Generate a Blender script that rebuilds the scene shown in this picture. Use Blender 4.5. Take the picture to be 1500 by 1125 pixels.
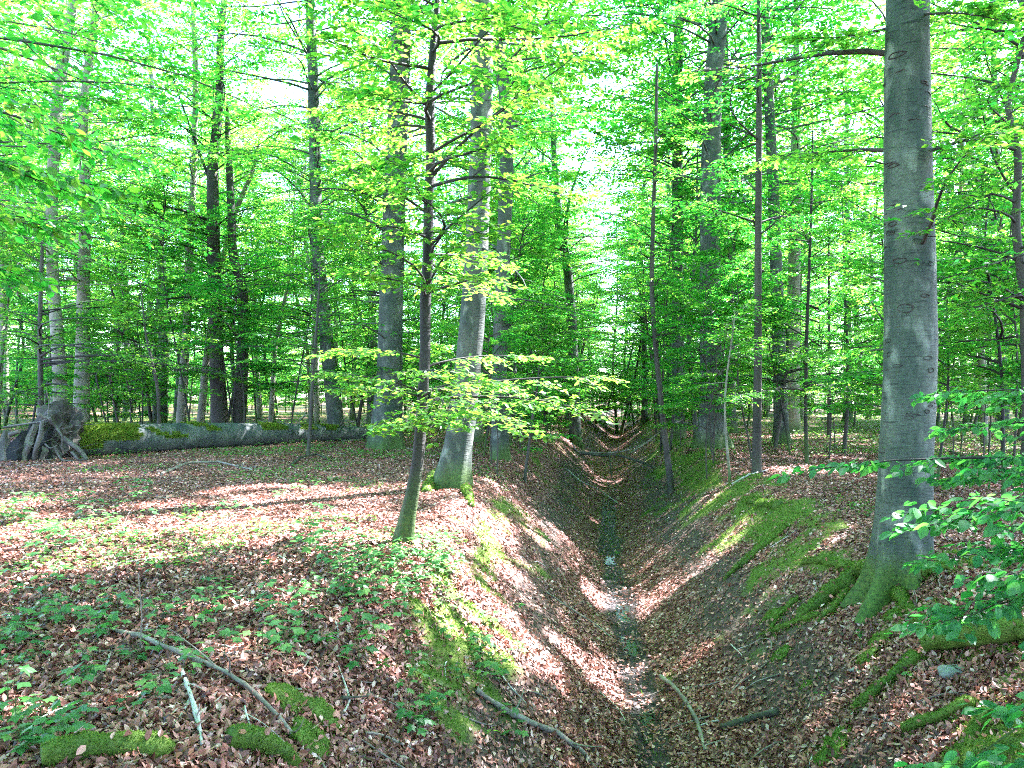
import bpy, math, random
import numpy as np
from mathutils import Matrix, Vector, Euler

R = math.radians
rng = np.random.default_rng(7)
random.seed(7)
scene = bpy.context.scene
for o in list(bpy.data.objects):
    bpy.data.objects.remove(o)

# ------------------------------------------------------------------ camera, sky, sun, exposure
CAMZ = 1.75
FPX = 1125.0
cd = bpy.data.cameras.new('camera')
cam = bpy.data.objects.new('camera', cd)
scene.collection.objects.link(cam)
cam.location = (0, 0, CAMZ)
cam.rotation_euler = (R(90.64), 0, R(7.85))
cd.sensor_width = 36.0
cd.lens = 27.0
cd.clip_start = 0.05
cd.clip_end = 2000
scene.camera = cam

SUN_EL, SUN_AZ = 52.0, 50.0            # azimuth from +Y towards +X
SDIR = np.array([math.cos(R(SUN_EL)) * math.sin(R(SUN_AZ)), math.cos(R(SUN_EL)) * math.cos(R(SUN_AZ)), math.sin(R(SUN_EL))])
world = bpy.data.worlds.new("World")
scene.world = world
world.use_nodes = True
wn = world.node_tree.nodes
wl = world.node_tree.links
wn.clear()
sky = wn.new('ShaderNodeTexSky')
sky.sky_type = 'NISHITA'
sky.sun_disc = False
sky.sun_elevation = R(SUN_EL)
sky.sun_rotation = R(SUN_AZ)
bg = wn.new('ShaderNodeBackground')
bg.inputs['Strength'].default_value = 0.13
wo = wn.new('ShaderNodeOutputWorld')
wl.new(sky.outputs[0], bg.inputs[0])
wl.new(bg.outputs[0], wo.inputs[0])

sd = bpy.data.lights.new('sun', 'SUN')
sd.energy = 5.0
sd.angle = R(0.53)
sd.color = (1.0, 0.95, 0.86)
sun = bpy.data.objects.new('sun', sd)
scene.collection.objects.link(sun)
sun.rotation_euler = Vector(SDIR).to_track_quat('Z', 'Y').to_euler()

scene.view_settings.view_transform = 'Standard'
scene.view_settings.look = 'None'
scene.view_settings.exposure = 4.15
scene.view_settings.gamma = 1.0
scene.view_settings.use_curve_mapping = False
scene.view_settings.use_white_balance = True          # as the phone balanced the green shade
scene.view_settings.white_balance_temperature = 5700
scene.view_settings.white_balance_tint = 24
cy = scene.cycles
cy.max_bounces = 8
cy.diffuse_bounces = 2
cy.glossy_bounces = 2
cy.transmission_bounces = 5
cy.transparent_max_bounces = 4
cy.caustics_reflective = False
cy.caustics_refractive = False
cy.sample_clamp_indirect = 3.0
cy.pixel_filter_type = 'BLACKMAN_HARRIS'
cy.filter_width = 1.0
cy.use_denoising = False
try:
    cy.denoiser = 'OPENIMAGEDENOISE'
    cy.denoising_input_passes = 'RGB_ALBEDO_NORMAL'
except Exception:
    pass

# ------------------------------------------------------------------ camera geometry helpers
_rot = np.array(Euler(cam.rotation_euler).to_matrix())
CAM = np.array([0, 0, CAMZ])


def ray(u, v):
    return _rot @ np.array([(u - 750) / FPX, -(v - 562.5) / FPX, -1.0])


def pt(u, v, d):
    return CAM + d * ray(u, v)


def depth_of(P):
    return -((P - CAM) @ _rot)[..., 2]


def to_px(P):
    q = (np.asarray(P) - CAM) @ _rot
    return 750 + FPX * q[..., 0] / -q[..., 2], 562.5 - FPX * q[..., 1] / -q[..., 2]


# ------------------------------------------------------------------ value noise
_tab = np.random.default_rng(3).random((256, 256))


def vnoise(x, y):
    x = np.asarray(x, float) + 1000.3
    y = np.asarray(y, float) + 1000.7
    xi = np.floor(x).astype(int)
    yi = np.floor(y).astype(int)
    fx = x - xi
    fy = y - yi
    fx = fx * fx * (3 - 2 * fx)
    fy = fy * fy * (3 - 2 * fy)
    a = _tab[xi & 255, yi & 255]
    b = _tab[(xi + 1) & 255, yi & 255]
    c = _tab[xi & 255, (yi + 1) & 255]
    d = _tab[(xi + 1) & 255, (yi + 1) & 255]
    return (a * (1 - fx) + b * fx) * (1 - fy) + (c * (1 - fx) + d * fx) * fy


def fbm(x, y, o=3):
    s, a, t = 0, 1.0, 0
    for i in range(o):
        s = s + a * vnoise(x * 2 ** i + 17 * i, y * 2 ** i + 31 * i)
        t += a
        a *= .5
    return s / t


def smooth(t):
    t = np.clip(t, 0, 1)
    return t * t * (3 - 2 * t)


# ------------------------------------------------------------------ ground shape
def xc(y):
    return np.interp(y, [0, 7, 12, 17, 31, 60, 110], [.38, .36, .06, -.18, -.42, -.1, 0])


def side_t(x, y):
    """distance from the ditch axis as a share of the bank's width, signed"""
    q = x - xc(y)
    wl_ = 2.45 + .25 * (vnoise(y * .35, 3.3) - .5)
    wr_ = 2.75 + .25 * (vnoise(y * .35, 8.3) - .5)
    return np.where(q < 0, q / wl_, q / wr_)


def gz(x, y):
    x = np.asarray(x, float)
    y = np.asarray(y, float)
    t = np.abs(side_t(x, y))
    dep = 1.72 * smooth((y + 1.5) / 3.5) * (1 - .35 * smooth((y - 45) / 60))
    tt = np.clip(t, 0, 1.3)
    h = np.where(tt < .22, .5 * tt * tt / .22, tt - .11)
    h = h / .89
    k = .12
    h = np.where(h > 1 - k, np.where(h < 1 + k, h - (h - 1 + k) ** 2 / (4 * k), 1.0), h)
    z = -dep * (1 - np.clip(h, 0, 1))
    dist = np.sqrt(x * x + y * y)
    z = z + .09 * (fbm(x * .6, y * .6) - .5) * smooth((dist - 2) / 4)
    z = z + .05 * (fbm(x * 2.3 + 9, y * 2.3) - .5)
    z = z + .35 * (vnoise(x * .06 + 5, y * .06) - .5) * smooth((np.abs(x) - 6) / 10)
    band = np.exp(-((t - .75) / .35) ** 2)
    z = z + (.18 + .25 * smooth((y - 16) / 12)) * band * (fbm(x * 1.4 + 40, y * 1.1 + 3) - .5) + .10 * np.exp(-(t / .35) ** 2) * (fbm(x * 2.5 + 4, y * 1.3 + 30) - .5) * smooth((y - 3) / 3)
    return z


def gnormal(x, y, e=.04):
    dx = (gz(x + e, y) - gz(x - e, y)) / (2 * e)
    dy = (gz(x, y + e) - gz(x, y - e)) / (2 * e)
    n = np.stack([-dx, -dy, np.ones_like(dx)], -1)
    return n / np.linalg.norm(n, axis=-1, keepdims=True)


_MARCH = 1.5 * 1.004 ** np.arange(1170)


def hit(u, v):
    """the ground point seen at photo pixel (u, v)"""
    r = ray(u, v)
    q = CAM[None, :] + _MARCH[:, None] * r[None, :]
    below = q[:, 2] < gz(q[:, 0], q[:, 1])
    i = int(np.argmax(below)) if below.any() else len(q) - 1
    P = q[i].copy()
    P[2] = float(gz(P[0], P[1]))
    return P, float(_MARCH[i])


def moss_mask(x, y):
    t = side_t(x, y)
    a = np.abs(t)
    n = fbm(x * 1.3 + 3, y * .9 + 8, 4)
    n2 = fbm(x * 4 + 3, y * 4 + 1, 2)
    right = np.where(t > 0, 1.0, 0.0)
    band = np.exp(-((a - (.78 + .06 * right)) / (.26 + .08 * right)) ** 2)
    m = band * (.50 + .20 * right) + (n - .5) * 1.5 + .6 * n2 - .80 - .09 * (1 - right)
    near = smooth((9 - y) / 5)
    m = m + band * .10 * near
    m = m * 4
    far = smooth((y - 22) / 14) * smooth((a - 1.6) / 2)
    return np.clip(m, 0, 1), far * smooth((fbm(x * .16, y * .16) - .32) * 4)


def moss_lump(x, y):
    return moss_mask(x, y)[0] * (.05 * fbm(x * 5.5, y * 5.5, 2) + .025 * vnoise(x * 17, y * 17) - .012)


def soil_mask(x, y):
    t = side_t(x, y)
    a = np.abs(t)
    band = np.exp(-((a - .5) / .22) ** 2)
    return np.clip((band * .75 + .8 * fbm(x * 1.1 + 60, y * .8 + 5, 3) - .78) * 3.2, 0, 1)


def wet_mask(x, y):
    q = np.abs(x - xc(y) - .10 * (vnoise(y * 1.3, 4) - .5))
    w = .13 + .20 * vnoise(y * 1.1, 9.1)
    return np.clip((w - q) / .10 + .5, 0, 1) * smooth((y - 1) / 2) * (1 - smooth((y - 22) / 8))


# ------------------------------------------------------------------ materials
def nt(m):
    m.use_nodes = True
    t = m.node_tree
    t.nodes.clear()
    return t, t.nodes, t.links


def ramp(N, pts, interp='LINEAR'):
    r = N.new('ShaderNodeValToRGB')
    e = r.color_ramp.elements
    r.color_ramp.interpolation = interp
    while len(e) > 1:
        e.remove(e[-1])
    e[0].position = pts[0][0]
    e[0].color = (*pts[0][1], 1)
    for p, c in pts[1:]:
        q = e.new(p)
        q.color = (*c, 1)
    return r


def rnd_node(N, L):
    g = N.new('ShaderNodeNewGeometry')
    oi = N.new('ShaderNodeObjectInfo')
    a = N.new('ShaderNodeMath')
    a.operation = 'ADD'
    L.new(g.outputs['Random Per Island'], a.inputs[0])
    L.new(oi.outputs['Random'], a.inputs[1])
    f = N.new('ShaderNodeMath')
    f.operation = 'FRACT'
    L.new(a.outputs[0], f.inputs[0])
    return f.outputs[0]


def tex(N, kind, L, coord, scale3=(1, 1, 1), **kw):
    mp = N.new('ShaderNodeMapping')
    mp.inputs['Scale'].default_value = scale3
    L.new(coord, mp.inputs[0])
    n = N.new(kind)
    for k, v in kw.items():
        if k in n.inputs:
            n.inputs[k].default_value = v
        else:
            setattr(n, k, v)
    L.new(mp.outputs[0], n.inputs['Vector'])
    return n


def leaf_material(name, refl, trans, rough=.42, mix=.5, spec=.35, hue=.0, drift=0.0):
    m = bpy.data.materials.new(name)
    t, N, L = nt(m)
    rn = rnd_node(N, L)
    r1_ = ramp(N, refl)
    L.new(rn, r1_.inputs[0])
    r2_ = ramp(N, trans)
    L.new(rn, r2_.inputs[0])
    oi = N.new('ShaderNodeObjectInfo')
    hs = []
    for rr_ in (r1_, r2_):
        h = N.new('ShaderNodeHueSaturation')
        L.new(rr_.outputs[0], h.inputs['Color'])
        mh = N.new('ShaderNodeMapRange')
        mh.inputs[3].default_value = .5 - hue
        mh.inputs[4].default_value = .5 + hue
        L.new(oi.outputs['Random'], mh.inputs[0])
        L.new(mh.outputs[0], h.inputs['Hue'])
        hs.append(h)
    r1, r2 = hs
    p = N.new('ShaderNodeBsdfPrincipled')
    p.inputs['Roughness'].default_value = rough
    p.inputs['Specular IOR Level'].default_value = spec
    if drift:
        tcn = N.new('ShaderNodeTexCoord').outputs['Object']
        dn = tex(N, 'ShaderNodeTexNoise', L, tcn, (1, 1, 1), Scale=1.7, Detail=4, Roughness=.6)
        mv_ = N.new('ShaderNodeMapRange')
        mv_.inputs[1].default_value = .35
        mv_.inputs[2].default_value = .65
        mv_.inputs[3].default_value = 1 - drift
        mv_.inputs[4].default_value = 1 + drift * .7
        L.new(dn.outputs[0], mv_.inputs[0])
        L.new(mv_.outputs[0], r1.inputs['Value'])
    L.new(r1.outputs[0], p.inputs['Base Color'])
    tr = N.new('ShaderNodeBsdfTranslucent')
    L.new(r2.outputs[0], tr.inputs['Color'])
    mx = N.new('ShaderNodeMixShader')
    mx.inputs[0].default_value = mix
    L.new(p.outputs[0], mx.inputs[1])
    L.new(tr.outputs[0], mx.inputs[2])
    o = N.new('ShaderNodeOutputMaterial')
    L.new(mx.outputs[0], o.inputs[0])
    return m


M = {}
M['leaf'] = leaf_material('beech_leaf', [(0, (.022, .092, .030)), (.5, (.045, .135, .032)), (1, (.09, .18, .035))],
                          [(0, (.05, .36, .03)), (.5, (.13, .50, .028)), (1, (.28, .63, .03))], mix=.57, spec=.22, rough=.4, hue=.02)
M['leaf_fresh'] = leaf_material('young_beech_leaf', [(0, (.026, .105, .042)), (.6, (.05, .155, .06)), (1, (.09, .21, .08))],
                                [(0, (.04, .36, .045)), (1, (.14, .50, .045))], mix=.5, spec=.25, rough=.42, hue=.0)
M['leaf_blue'] = leaf_material('maple_leaf', [(0, (.03, .11, .034)), (.6, (.065, .17, .042)), (1, (.13, .24, .055))],
                               [(0, (.08, .38, .07)), (1, (.13, .46, .07))], mix=.42)
M['litter'] = leaf_material('dry_leaf', [(0, (.038, .016, .011)), (.28, (.14, .047, .030)), (.55, (.29, .108, .070)), (.86, (.42, .205, .155)), (1, (.55, .39, .33))],
                            [(0, (.10, .04, .02)), (1, (.30, .16, .09))], rough=.5, mix=.12, spec=.4, drift=.34)
M['moss_log'] = leaf_material('log_moss', [(0, (.08, .14, .014)), (1, (.20, .26, .03))], [(0, (.1, .2, .01)), (1, (.2, .34, .02))], rough=.8, mix=.25, spec=.1)
M['husk'] = leaf_material('beech_husk', [(0, (.02, .011, .007)), (1, (.10, .05, .032))], [(0, (.02, .01, .01)), (1, (.05, .03, .02))], mix=.05)
M['moss'] = leaf_material('moss', [(0, (.045, .10, .014)), (.5, (.105, .18, .02)), (1, (.20, .25, .04))],
                          [(0, (.06, .16, .01)), (1, (.16, .30, .02))], rough=.8, mix=.3, spec=.1)
M['grass'] = leaf_material('grass', [(0, (.05, .13, .03)), (1, (.11, .20, .05))],
                           [(0, (.12, .35, .03)), (1, (.2, .42, .04))], mix=.45)


def math_(N, L, op, a, b=None, clamp=False):
    n = N.new('ShaderNodeMath')
    n.operation = op
    n.use_clamp = clamp
    for i, q in enumerate((a, b)):
        if q is None:
            continue
        if isinstance(q, (int, float)):
            n.inputs[i].default_value = q
        else:
            L.new(q, n.inputs[i])
    return n.outputs[0]


def mixc(N, L, fac, a, b):
    n = N.new('ShaderNodeMix')
    n.data_type = 'RGBA'
    if isinstance(fac, (int, float)):
        n.inputs[0].default_value = fac
    else:
        L.new(fac, n.inputs[0])
    for i, q in ((6, a), (7, b)):
        if isinstance(q, tuple):
            n.inputs[i].default_value = (*q, 1)
        else:
            L.new(q, n.inputs[i])
    return n.outputs[2]


def bark_material(name, c0, c1, dark, moss_h=0.0, moss_amt=0.0, lines=1.0, lichen=0.0, eyes=0.0, stain=0.0):
    """bark with horizontal wrinkles, blotches and moss that climbs from the foot"""
    m = bpy.data.materials.new(name)
    t, N, L = nt(m)
    tc = N.new('ShaderNodeTexCoord').outputs['Object']
    big = tex(N, 'ShaderNodeTexNoise', L, tc, (1.6, 1.6, .8), Scale=1.6, Detail=4)
    r = ramp(N, [(.32, c0), (.62, c1)])
    L.new(big.outputs[0], r.inputs[0])
    col = r.outputs[0]
    fine = tex(N, 'ShaderNodeTexNoise', L, tc, (3, 3, 26), Scale=1.5, Detail=3, Roughness=.6)
    lr = ramp(N, [(.57, (0, 0, 0)), (.66, (1, 1, 1))])
    L.new(fine.outputs[0], lr.inputs[0])
    f = math_(N, L, 'MULTIPLY', lr.outputs[0], .75 * lines)
    col = mixc(N, L, f, col, dark)
    sp = tex(N, 'ShaderNodeTexNoise', L, tc, (1, 1, 1), Scale=28, Detail=3)
    sr = ramp(N, [(.42, (0, 0, 0)), (.72, (1, 1, 1))])
    L.new(sp.outputs[0], sr.inputs[0])
    col = mixc(N, L, math_(N, L, 'MULTIPLY', sr.outputs[0], .35), col, dark)
    hgt = fine.outputs[0]
    if stain:
        stn = tex(N, 'ShaderNodeTexNoise', L, tc, (2.2, 2.2, .55), Scale=1.3, Detail=6, Roughness=.6)
        st = ramp(N, [(.44, (0, 0, 0)), (.58, (1, 1, 1))])
        L.new(stn.outputs[0], st.inputs[0])
        col = mixc(N, L, math_(N, L, 'MULTIPLY', st.outputs[0], stain), col, (.018, .036, .026))
    if eyes:
        vo = tex(N, 'ShaderNodeTexVoronoi', L, tc, (3.0, 3.0, 2.2), Scale=1.5, Randomness=1.0)
        er = ramp(N, [(.16, (0, 0, 0)), (.2, (1, 1, 1)), (.235, (1, 1, 1)), (.27, (0, 0, 0))])
        wob = tex(N, 'ShaderNodeTexNoise', L, tc, (1, 1, 1), Scale=9, Detail=2)
        dd = math_(N, L, 'ADD', vo.outputs['Distance'], math_(N, L, 'MULTIPLY', math_(N, L, 'SUBTRACT', wob.outputs[0], .5), .22))
        L.new(dd, er.inputs[0])
        col = mixc(N, L, math_(N, L, 'MULTIPLY', er.outputs[0], eyes), col, dark)
    if lichen:
        ln = tex(N, 'ShaderNodeTexNoise', L, tc, (1, 1, .6), Scale=5, Detail=5)
        lr2 = ramp(N, [(.55, (0, 0, 0)), (.7, (1, 1, 1))])
        L.new(ln.outputs[0], lr2.inputs[0])
        col = mixc(N, L, math_(N, L, 'MULTIPLY', lr2.outputs[0], lichen), col, (.30, .33, .27))
    rough = .75
    if moss_amt:
        sx = N.new('ShaderNodeSeparateXYZ')
        L.new(tc, sx.inputs[0])
        mn = tex(N, 'ShaderNodeTexNoise', L, tc, (1, 1, .5), Scale=3.2, Detail=5)
        hh = math_(N, L, 'DIVIDE', sx.outputs[2], moss_h)
        a = math_(N, L, 'SUBTRACT', math_(N, L, 'ADD', .62, math_(N, L, 'MULTIPLY', mn.outputs[0], .9)), hh)
        a = math_(N, L, 'MULTIPLY', math_(N, L, 'SUBTRACT', a, .45), 2.2, True)
        gcol = ramp(N, [(.35, (.024, .055, .008)), (.7, (.070, .118, .016))])
        L.new(sp.outputs[0], gcol.inputs[0])
        col = mixc(N, L, math_(N, L, 'MULTIPLY', a, moss_amt, True), col, gcol.outputs[0])
    p = N.new('ShaderNodeBsdfPrincipled')
    p.inputs['Roughness'].default_value = rough
    p.inputs['Specular IOR Level'].default_value = .3
    L.new(col, p.inputs['Base Color'])
    b = N.new('ShaderNodeBump')
    b.inputs['Strength'].default_value = .55
    b.inputs['Distance'].default_value = .02
    L.new(math_(N, L, 'ADD', hgt, math_(N, L, 'MULTIPLY', sp.outputs[0], .6)), b.inputs['Height'])
    L.new(b.outputs[0], p.inputs['Normal'])
    o = N.new('ShaderNodeOutputMaterial')
    L.new(p.outputs[0], o.inputs[0])
    return m


M['bark_big'] = bark_material('smooth_beech_bark', (.036, .054, .042), (.092, .112, .084), (.010, .014, .012), .55, 1.0, 1.1, .45, .0, .8)
M['bark_grey'] = bark_material('grey_beech_bark', (.038, .048, .039), (.088, .096, .076), (.012, .014, .012), .9, .9, .8, .4, 0, .55)
M['bark_pale'] = bark_material('pale_bark', (.14, .14, .105), (.25, .235, .18), (.05, .047, .038), 1.1, .9, .6, .3)
M['bark_dark'] = bark_material('dark_bark', (.030, .028, .024), (.062, .055, .044), (.012, .011, .010), 1.0, .15, .6)
M['bark_young'] = bark_material('young_mossy_bark', (.014, .014, .012), (.034, .032, .025), (.007, .007, .006), 1.5, .75, .7)
M['bark_log'] = bark_material('wet_log_bark', (.036, .050, .048), (.095, .108, .092), (.013, .017, .017), .01, 0, .7, .25)
M['bark_stick'] = bark_material('dead_branch_bark', (.11, .095, .075), (.22, .19, .15), (.045, .038, .03), .01, 0, .5, .3)
M['bark_white'] = bark_material('barkless_wood', (.33, .31, .27), (.48, .46, .41), (.12, .11, .09), .01, 0, .5, .2)
M['root'] = bark_material('weathered_root', (.040, .036, .030), (.13, .115, .10), (.014, .012, .010), .01, 0, .5, .12)
M['moss_wood'] = bark_material('moss_cushion', (.04, .080, .010), (.10, .155, .018), (.02, .03, .008), .01, 0, .3)
M['char'] = bark_material('rotten_black_wood', (.003, .003, .0035), (.009, .009, .011), (.002, .002, .002), .01, 0, .5)
M['soil_root'] = bark_material('earthy_root_plate', (.020, .017, .014), (.065, .055, .044), (.006, .006, .005), .01, 0, .5)
M['stone'] = bark_material('stone', (.10, .12, .10), (.2, .22, .19), (.05, .06, .05), .01, 0, .1, .4)


def ground_material():
    m = bpy.data.materials.new('forest_floor')
    t, N, L = nt(m)
    tc = N.new('ShaderNodeTexCoord').outputs['Object']
    at = N.new('ShaderNodeAttribute')
    at.attribute_name = 'cover'
    sp = N.new('ShaderNodeSeparateColor')
    L.new(at.outputs['Color'], sp.inputs[0])
    v = tex(N, 'ShaderNodeTexVoronoi', L, tc, (1, 1, 1), Scale=19, Randomness=1)
    v2 = tex(N, 'ShaderNodeTexVoronoi', L, tc, (1, 1.3, 1), Scale=27, Randomness=1)
    s1 = N.new('ShaderNodeSeparateColor')
    L.new(v.outputs['Color'], s1.inputs[0])
    r = ramp(N, [(0, (.055, .026, .019)), (.3, (.16, .068, .048)), (.6, (.26, .115, .082)), (.85, (.38, .22, .17)), (1, (.52, .39, .33))])
    L.new(s1.outputs[0], r.inputs[0])
    ed = ramp(N, [(.0, (1, 1, 1)), (.5, (.45, .4, .38))])
    L.new(v2.outputs['Distance'], ed.inputs[0])
    litter = N.new('ShaderNodeMix')
    litter.data_type = 'RGBA'
    litter.blend_type = 'MULTIPLY'
    litter.inputs[0].default_value = .8
    L.new(r.outputs[0], litter.inputs[6])
    L.new(ed.outputs[0], litter.inputs[7])
    n1 = tex(N, 'ShaderNodeTexNoise', L, tc, (1, 1, 1), Scale=9, Detail=6, Roughness=.65)
    soil = ramp(N, [(.3, (.030, .024, .018)), (.7, (.085, .066, .050))])
    L.new(n1.outputs[0], soil.inputs[0])
    n2 = tex(N, 'ShaderNodeTexNoise', L, tc, (1, 1, 1), Scale=45, Detail=4)
    moss = ramp(N, [(.35, (.040, .080, .010)), (.65, (.11, .16, .018))])
    L.new(n2.outputs[0], moss.inputs[0])
    col = mixc(N, L, math_(N, L, 'MULTIPLY', sp.outputs[1], .9), litter.outputs[2], soil.outputs[0])
    col = mixc(N, L, sp.outputs[0], col, moss.outputs[0])
    mud = ramp(N, [(.35, (.012, .010, .009)), (.7, (.040, .032, .027))])
    L.new(n1.outputs[0], mud.inputs[0])
    col = mixc(N, L, sp.outputs[2], col, mud.outputs[0])
    p = N.new('ShaderNodeBsdfPrincipled')
    L.new(col, p.inputs['Base Color'])
    ro = math_(N, L, 'SUBTRACT', .8, math_(N, L, 'MULTIPLY', sp.outputs[2], .35))
    L.new(ro, p.inputs['Roughness'])
    p.inputs['Specular IOR Level'].default_value = .15
    b = N.new('ShaderNodeBump')
    b.inputs['Strength'].default_value = .8
    b.inputs['Distance'].default_value = .03
    L.new(math_(N, L, 'ADD', v.outputs['Distance'], math_(N, L, 'MULTIPLY', n2.outputs[0], .6)), b.inputs['Height'])
    L.new(b.outputs[0], p.inputs['Normal'])
    o = N.new('ShaderNodeOutputMaterial')
    L.new(p.outputs[0], o.inputs[0])
    return m


M['ground'] = ground_material()
wm = bpy.data.materials.new('ditch_water')
t_, N_, L_ = nt(wm)
p_ = N_.new('ShaderNodeBsdfPrincipled')
p_.inputs['Base Color'].default_value = (.012, .011, .010, 1)
p_.inputs['Roughness'].default_value = .16
p_.inputs['Specular IOR Level'].default_value = .25
o_ = N_.new('ShaderNodeOutputMaterial')
nn_ = N_.new('ShaderNodeTexNoise')
nn_.inputs['Scale'].default_value = 9
bb_ = N_.new('ShaderNodeBump')
bb_.inputs['Strength'].default_value = .3
L_.new(nn_.outputs[0], bb_.inputs['Height'])
L_.new(bb_.outputs[0], p_.inputs['Normal'])
L_.new(p_.outputs[0], o_.inputs[0])
M['water'] = wm

# ------------------------------------------------------------------ mesh helpers


def make_mesh(name, V, faces, mats, smooth_=False, mat_idx=None):
    """faces: list of int arrays (n, k), each with its own k"""
    me = bpy.data.meshes.new(name)
    V = np.asarray(V, np.float32)
    me.vertices.add(len(V))
    me.vertices.foreach_set('co', V.ravel())
    loops = np.concatenate([f.ravel() for f in faces]).astype(np.int32)
    tot = np.concatenate([np.full(len(f), f.shape[1]) for f in faces]).astype(np.int32)
    start = np.concatenate([[0], np.cumsum(tot)[:-1]]).astype(np.int32)
    me.loops.add(len(loops))
    me.loops.foreach_set('vertex_index', loops)
    me.polygons.add(len(tot))
    me.polygons.foreach_set('loop_start', start)
    me.polygons.foreach_set('loop_total', tot)
    if mat_idx is not None:
        mi = np.concatenate([np.full(len(f), i) for f, i in zip(faces, mat_idx)]).astype(np.int32)
        me.polygons.foreach_set('material_index', mi)
    sm = smooth_ if isinstance(smooth_, (list, tuple)) else [smooth_] * len(faces)
    me.polygons.foreach_set('use_smooth', np.concatenate([np.full(len(f), s) for f, s in zip(faces, sm)]))
    for mm in mats:
        me.materials.append(mm)
    me.update(calc_edges=True)
    return me


def link(name, me, parent=None, loc=None, kind=None, label=None, cat=None, group=None):
    o = bpy.data.objects.new(name, me)
    scene.collection.objects.link(o)
    if parent is not None:
        o.parent = parent
    if loc is not None:
        o.location = loc
    for k, v in (('kind', kind), ('label', label), ('category', cat), ('group', group)):
        if v:
            o[k] = v
    return o


def empty(name, label, cat, loc, group=None, rz=0.0):
    o = link(name, None, None, loc, None, label, cat, group)
    o.empty_display_size = .1
    o.rotation_euler = (0, 0, rz)
    return o


def tubes(P, r, m, cap=True):
    """P (B,n,3), r (B,n): B tubes of n rings with m sides -> V, quads, caps"""
    P = np.asarray(P, float)
    r = np.asarray(r, float)
    B, n, _ = P.shape
    T = np.gradient(P, axis=1)
    T /= np.linalg.norm(T, axis=2, keepdims=True) + 1e-9
    main = P[:, -1] - P[:, 0]
    main /= np.linalg.norm(main, axis=1, keepdims=True) + 1e-9
    ref = np.where(np.abs(main[:, 2:3]) > .75, np.array([[1.0, 0, 0]]), np.array([[0, 0, 1.0]]))[:, None, :]
    A = np.cross(T, ref)
    A /= np.linalg.norm(A, axis=2, keepdims=True) + 1e-9
    C = np.cross(A, T)
    th = np.linspace(0, 2 * np.pi, m, endpoint=False)
    V = P[:, :, None, :] + r[:, :, None, None] * (np.cos(th)[None, None, :, None] * A[:, :, None, :] + np.sin(th)[None, None, :, None] * C[:, :, None, :])
    V = V.reshape(-1, 3)
    b, i, j = np.meshgrid(np.arange(B), np.arange(n - 1), np.arange(m), indexing='ij')
    a0 = b * n * m + i * m + j
    a1 = b * n * m + i * m + (j + 1) % m
    F = np.stack([a0, a1, a1 + m, a0 + m], -1).reshape(-1, 4)
    caps = (np.arange(B)[:, None] * n * m + (n - 1) * m + np.arange(m)[None, :])
    caps0 = (np.arange(B)[:, None] * n * m + np.arange(m)[None, ::-1])
    return V, F, np.concatenate([caps, caps0])


def unit(a):
    return a / (np.linalg.norm(a, axis=-1, keepdims=True) + 1e-9)


def leaf_verts(P, D, Nn, s, wr=.58, fold=.18, six=False, bend=0.0):
    """leaf blades from base points P along D with normal Nn and length s"""
    D = unit(D)
    S = unit(np.cross(Nn, D))
    U = np.cross(D, S)
    s = s[:, None]
    w = s * wr * .5
    if np.ndim(fold):
        fold = np.asarray(fold)[:, None]
    B = U * s * (np.asarray(bend)[:, None] if np.ndim(bend) else bend)
    if six:
        V = np.stack([P, P + D * s * .30 + (S + U * fold) * w * .95 + B * .1, P + D * s * .66 + (S + U * fold) * w * .85 + B * .45, P + D * s + B,
                      P + D * s * .66 + (-S + U * fold) * w * .85 + B * .45, P + D * s * .30 + (-S + U * fold) * w * .95 + B * .1], 1)
        b = np.arange(len(P))[:, None] * 6
        F = np.concatenate([b + np.array([[0, 1, 2, 3]]), b + np.array([[0, 3, 4, 5]])])
    else:
        V = np.stack([P, P + D * s * .45 + (S + U * fold) * w, P + D * s, P + D * s * .45 + (-S + U * fold) * w], 1)
        b = np.arange(len(P))[:, None] * 4
        F = np.concatenate([b + np.array([[0, 1, 2]]), b + np.array([[0, 2, 3]])])
    return V.reshape(-1, 3), F


class Foliage:
    """leaves (position, direction, normal, size) and wood tubes, in one coordinate system"""

    def __init__(s):
        s.P, s.D, s.N, s.S, s.wood = [], [], [], [], []

    def leaves(s):
        return tuple(np.concatenate(q) for q in (s.P, s.D, s.N, s.S))

    def add(s, o):
        s.P += o.P
        s.D += o.D
        s.N += o.N
        s.S += o.S
        s.wood += o.wood


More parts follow.
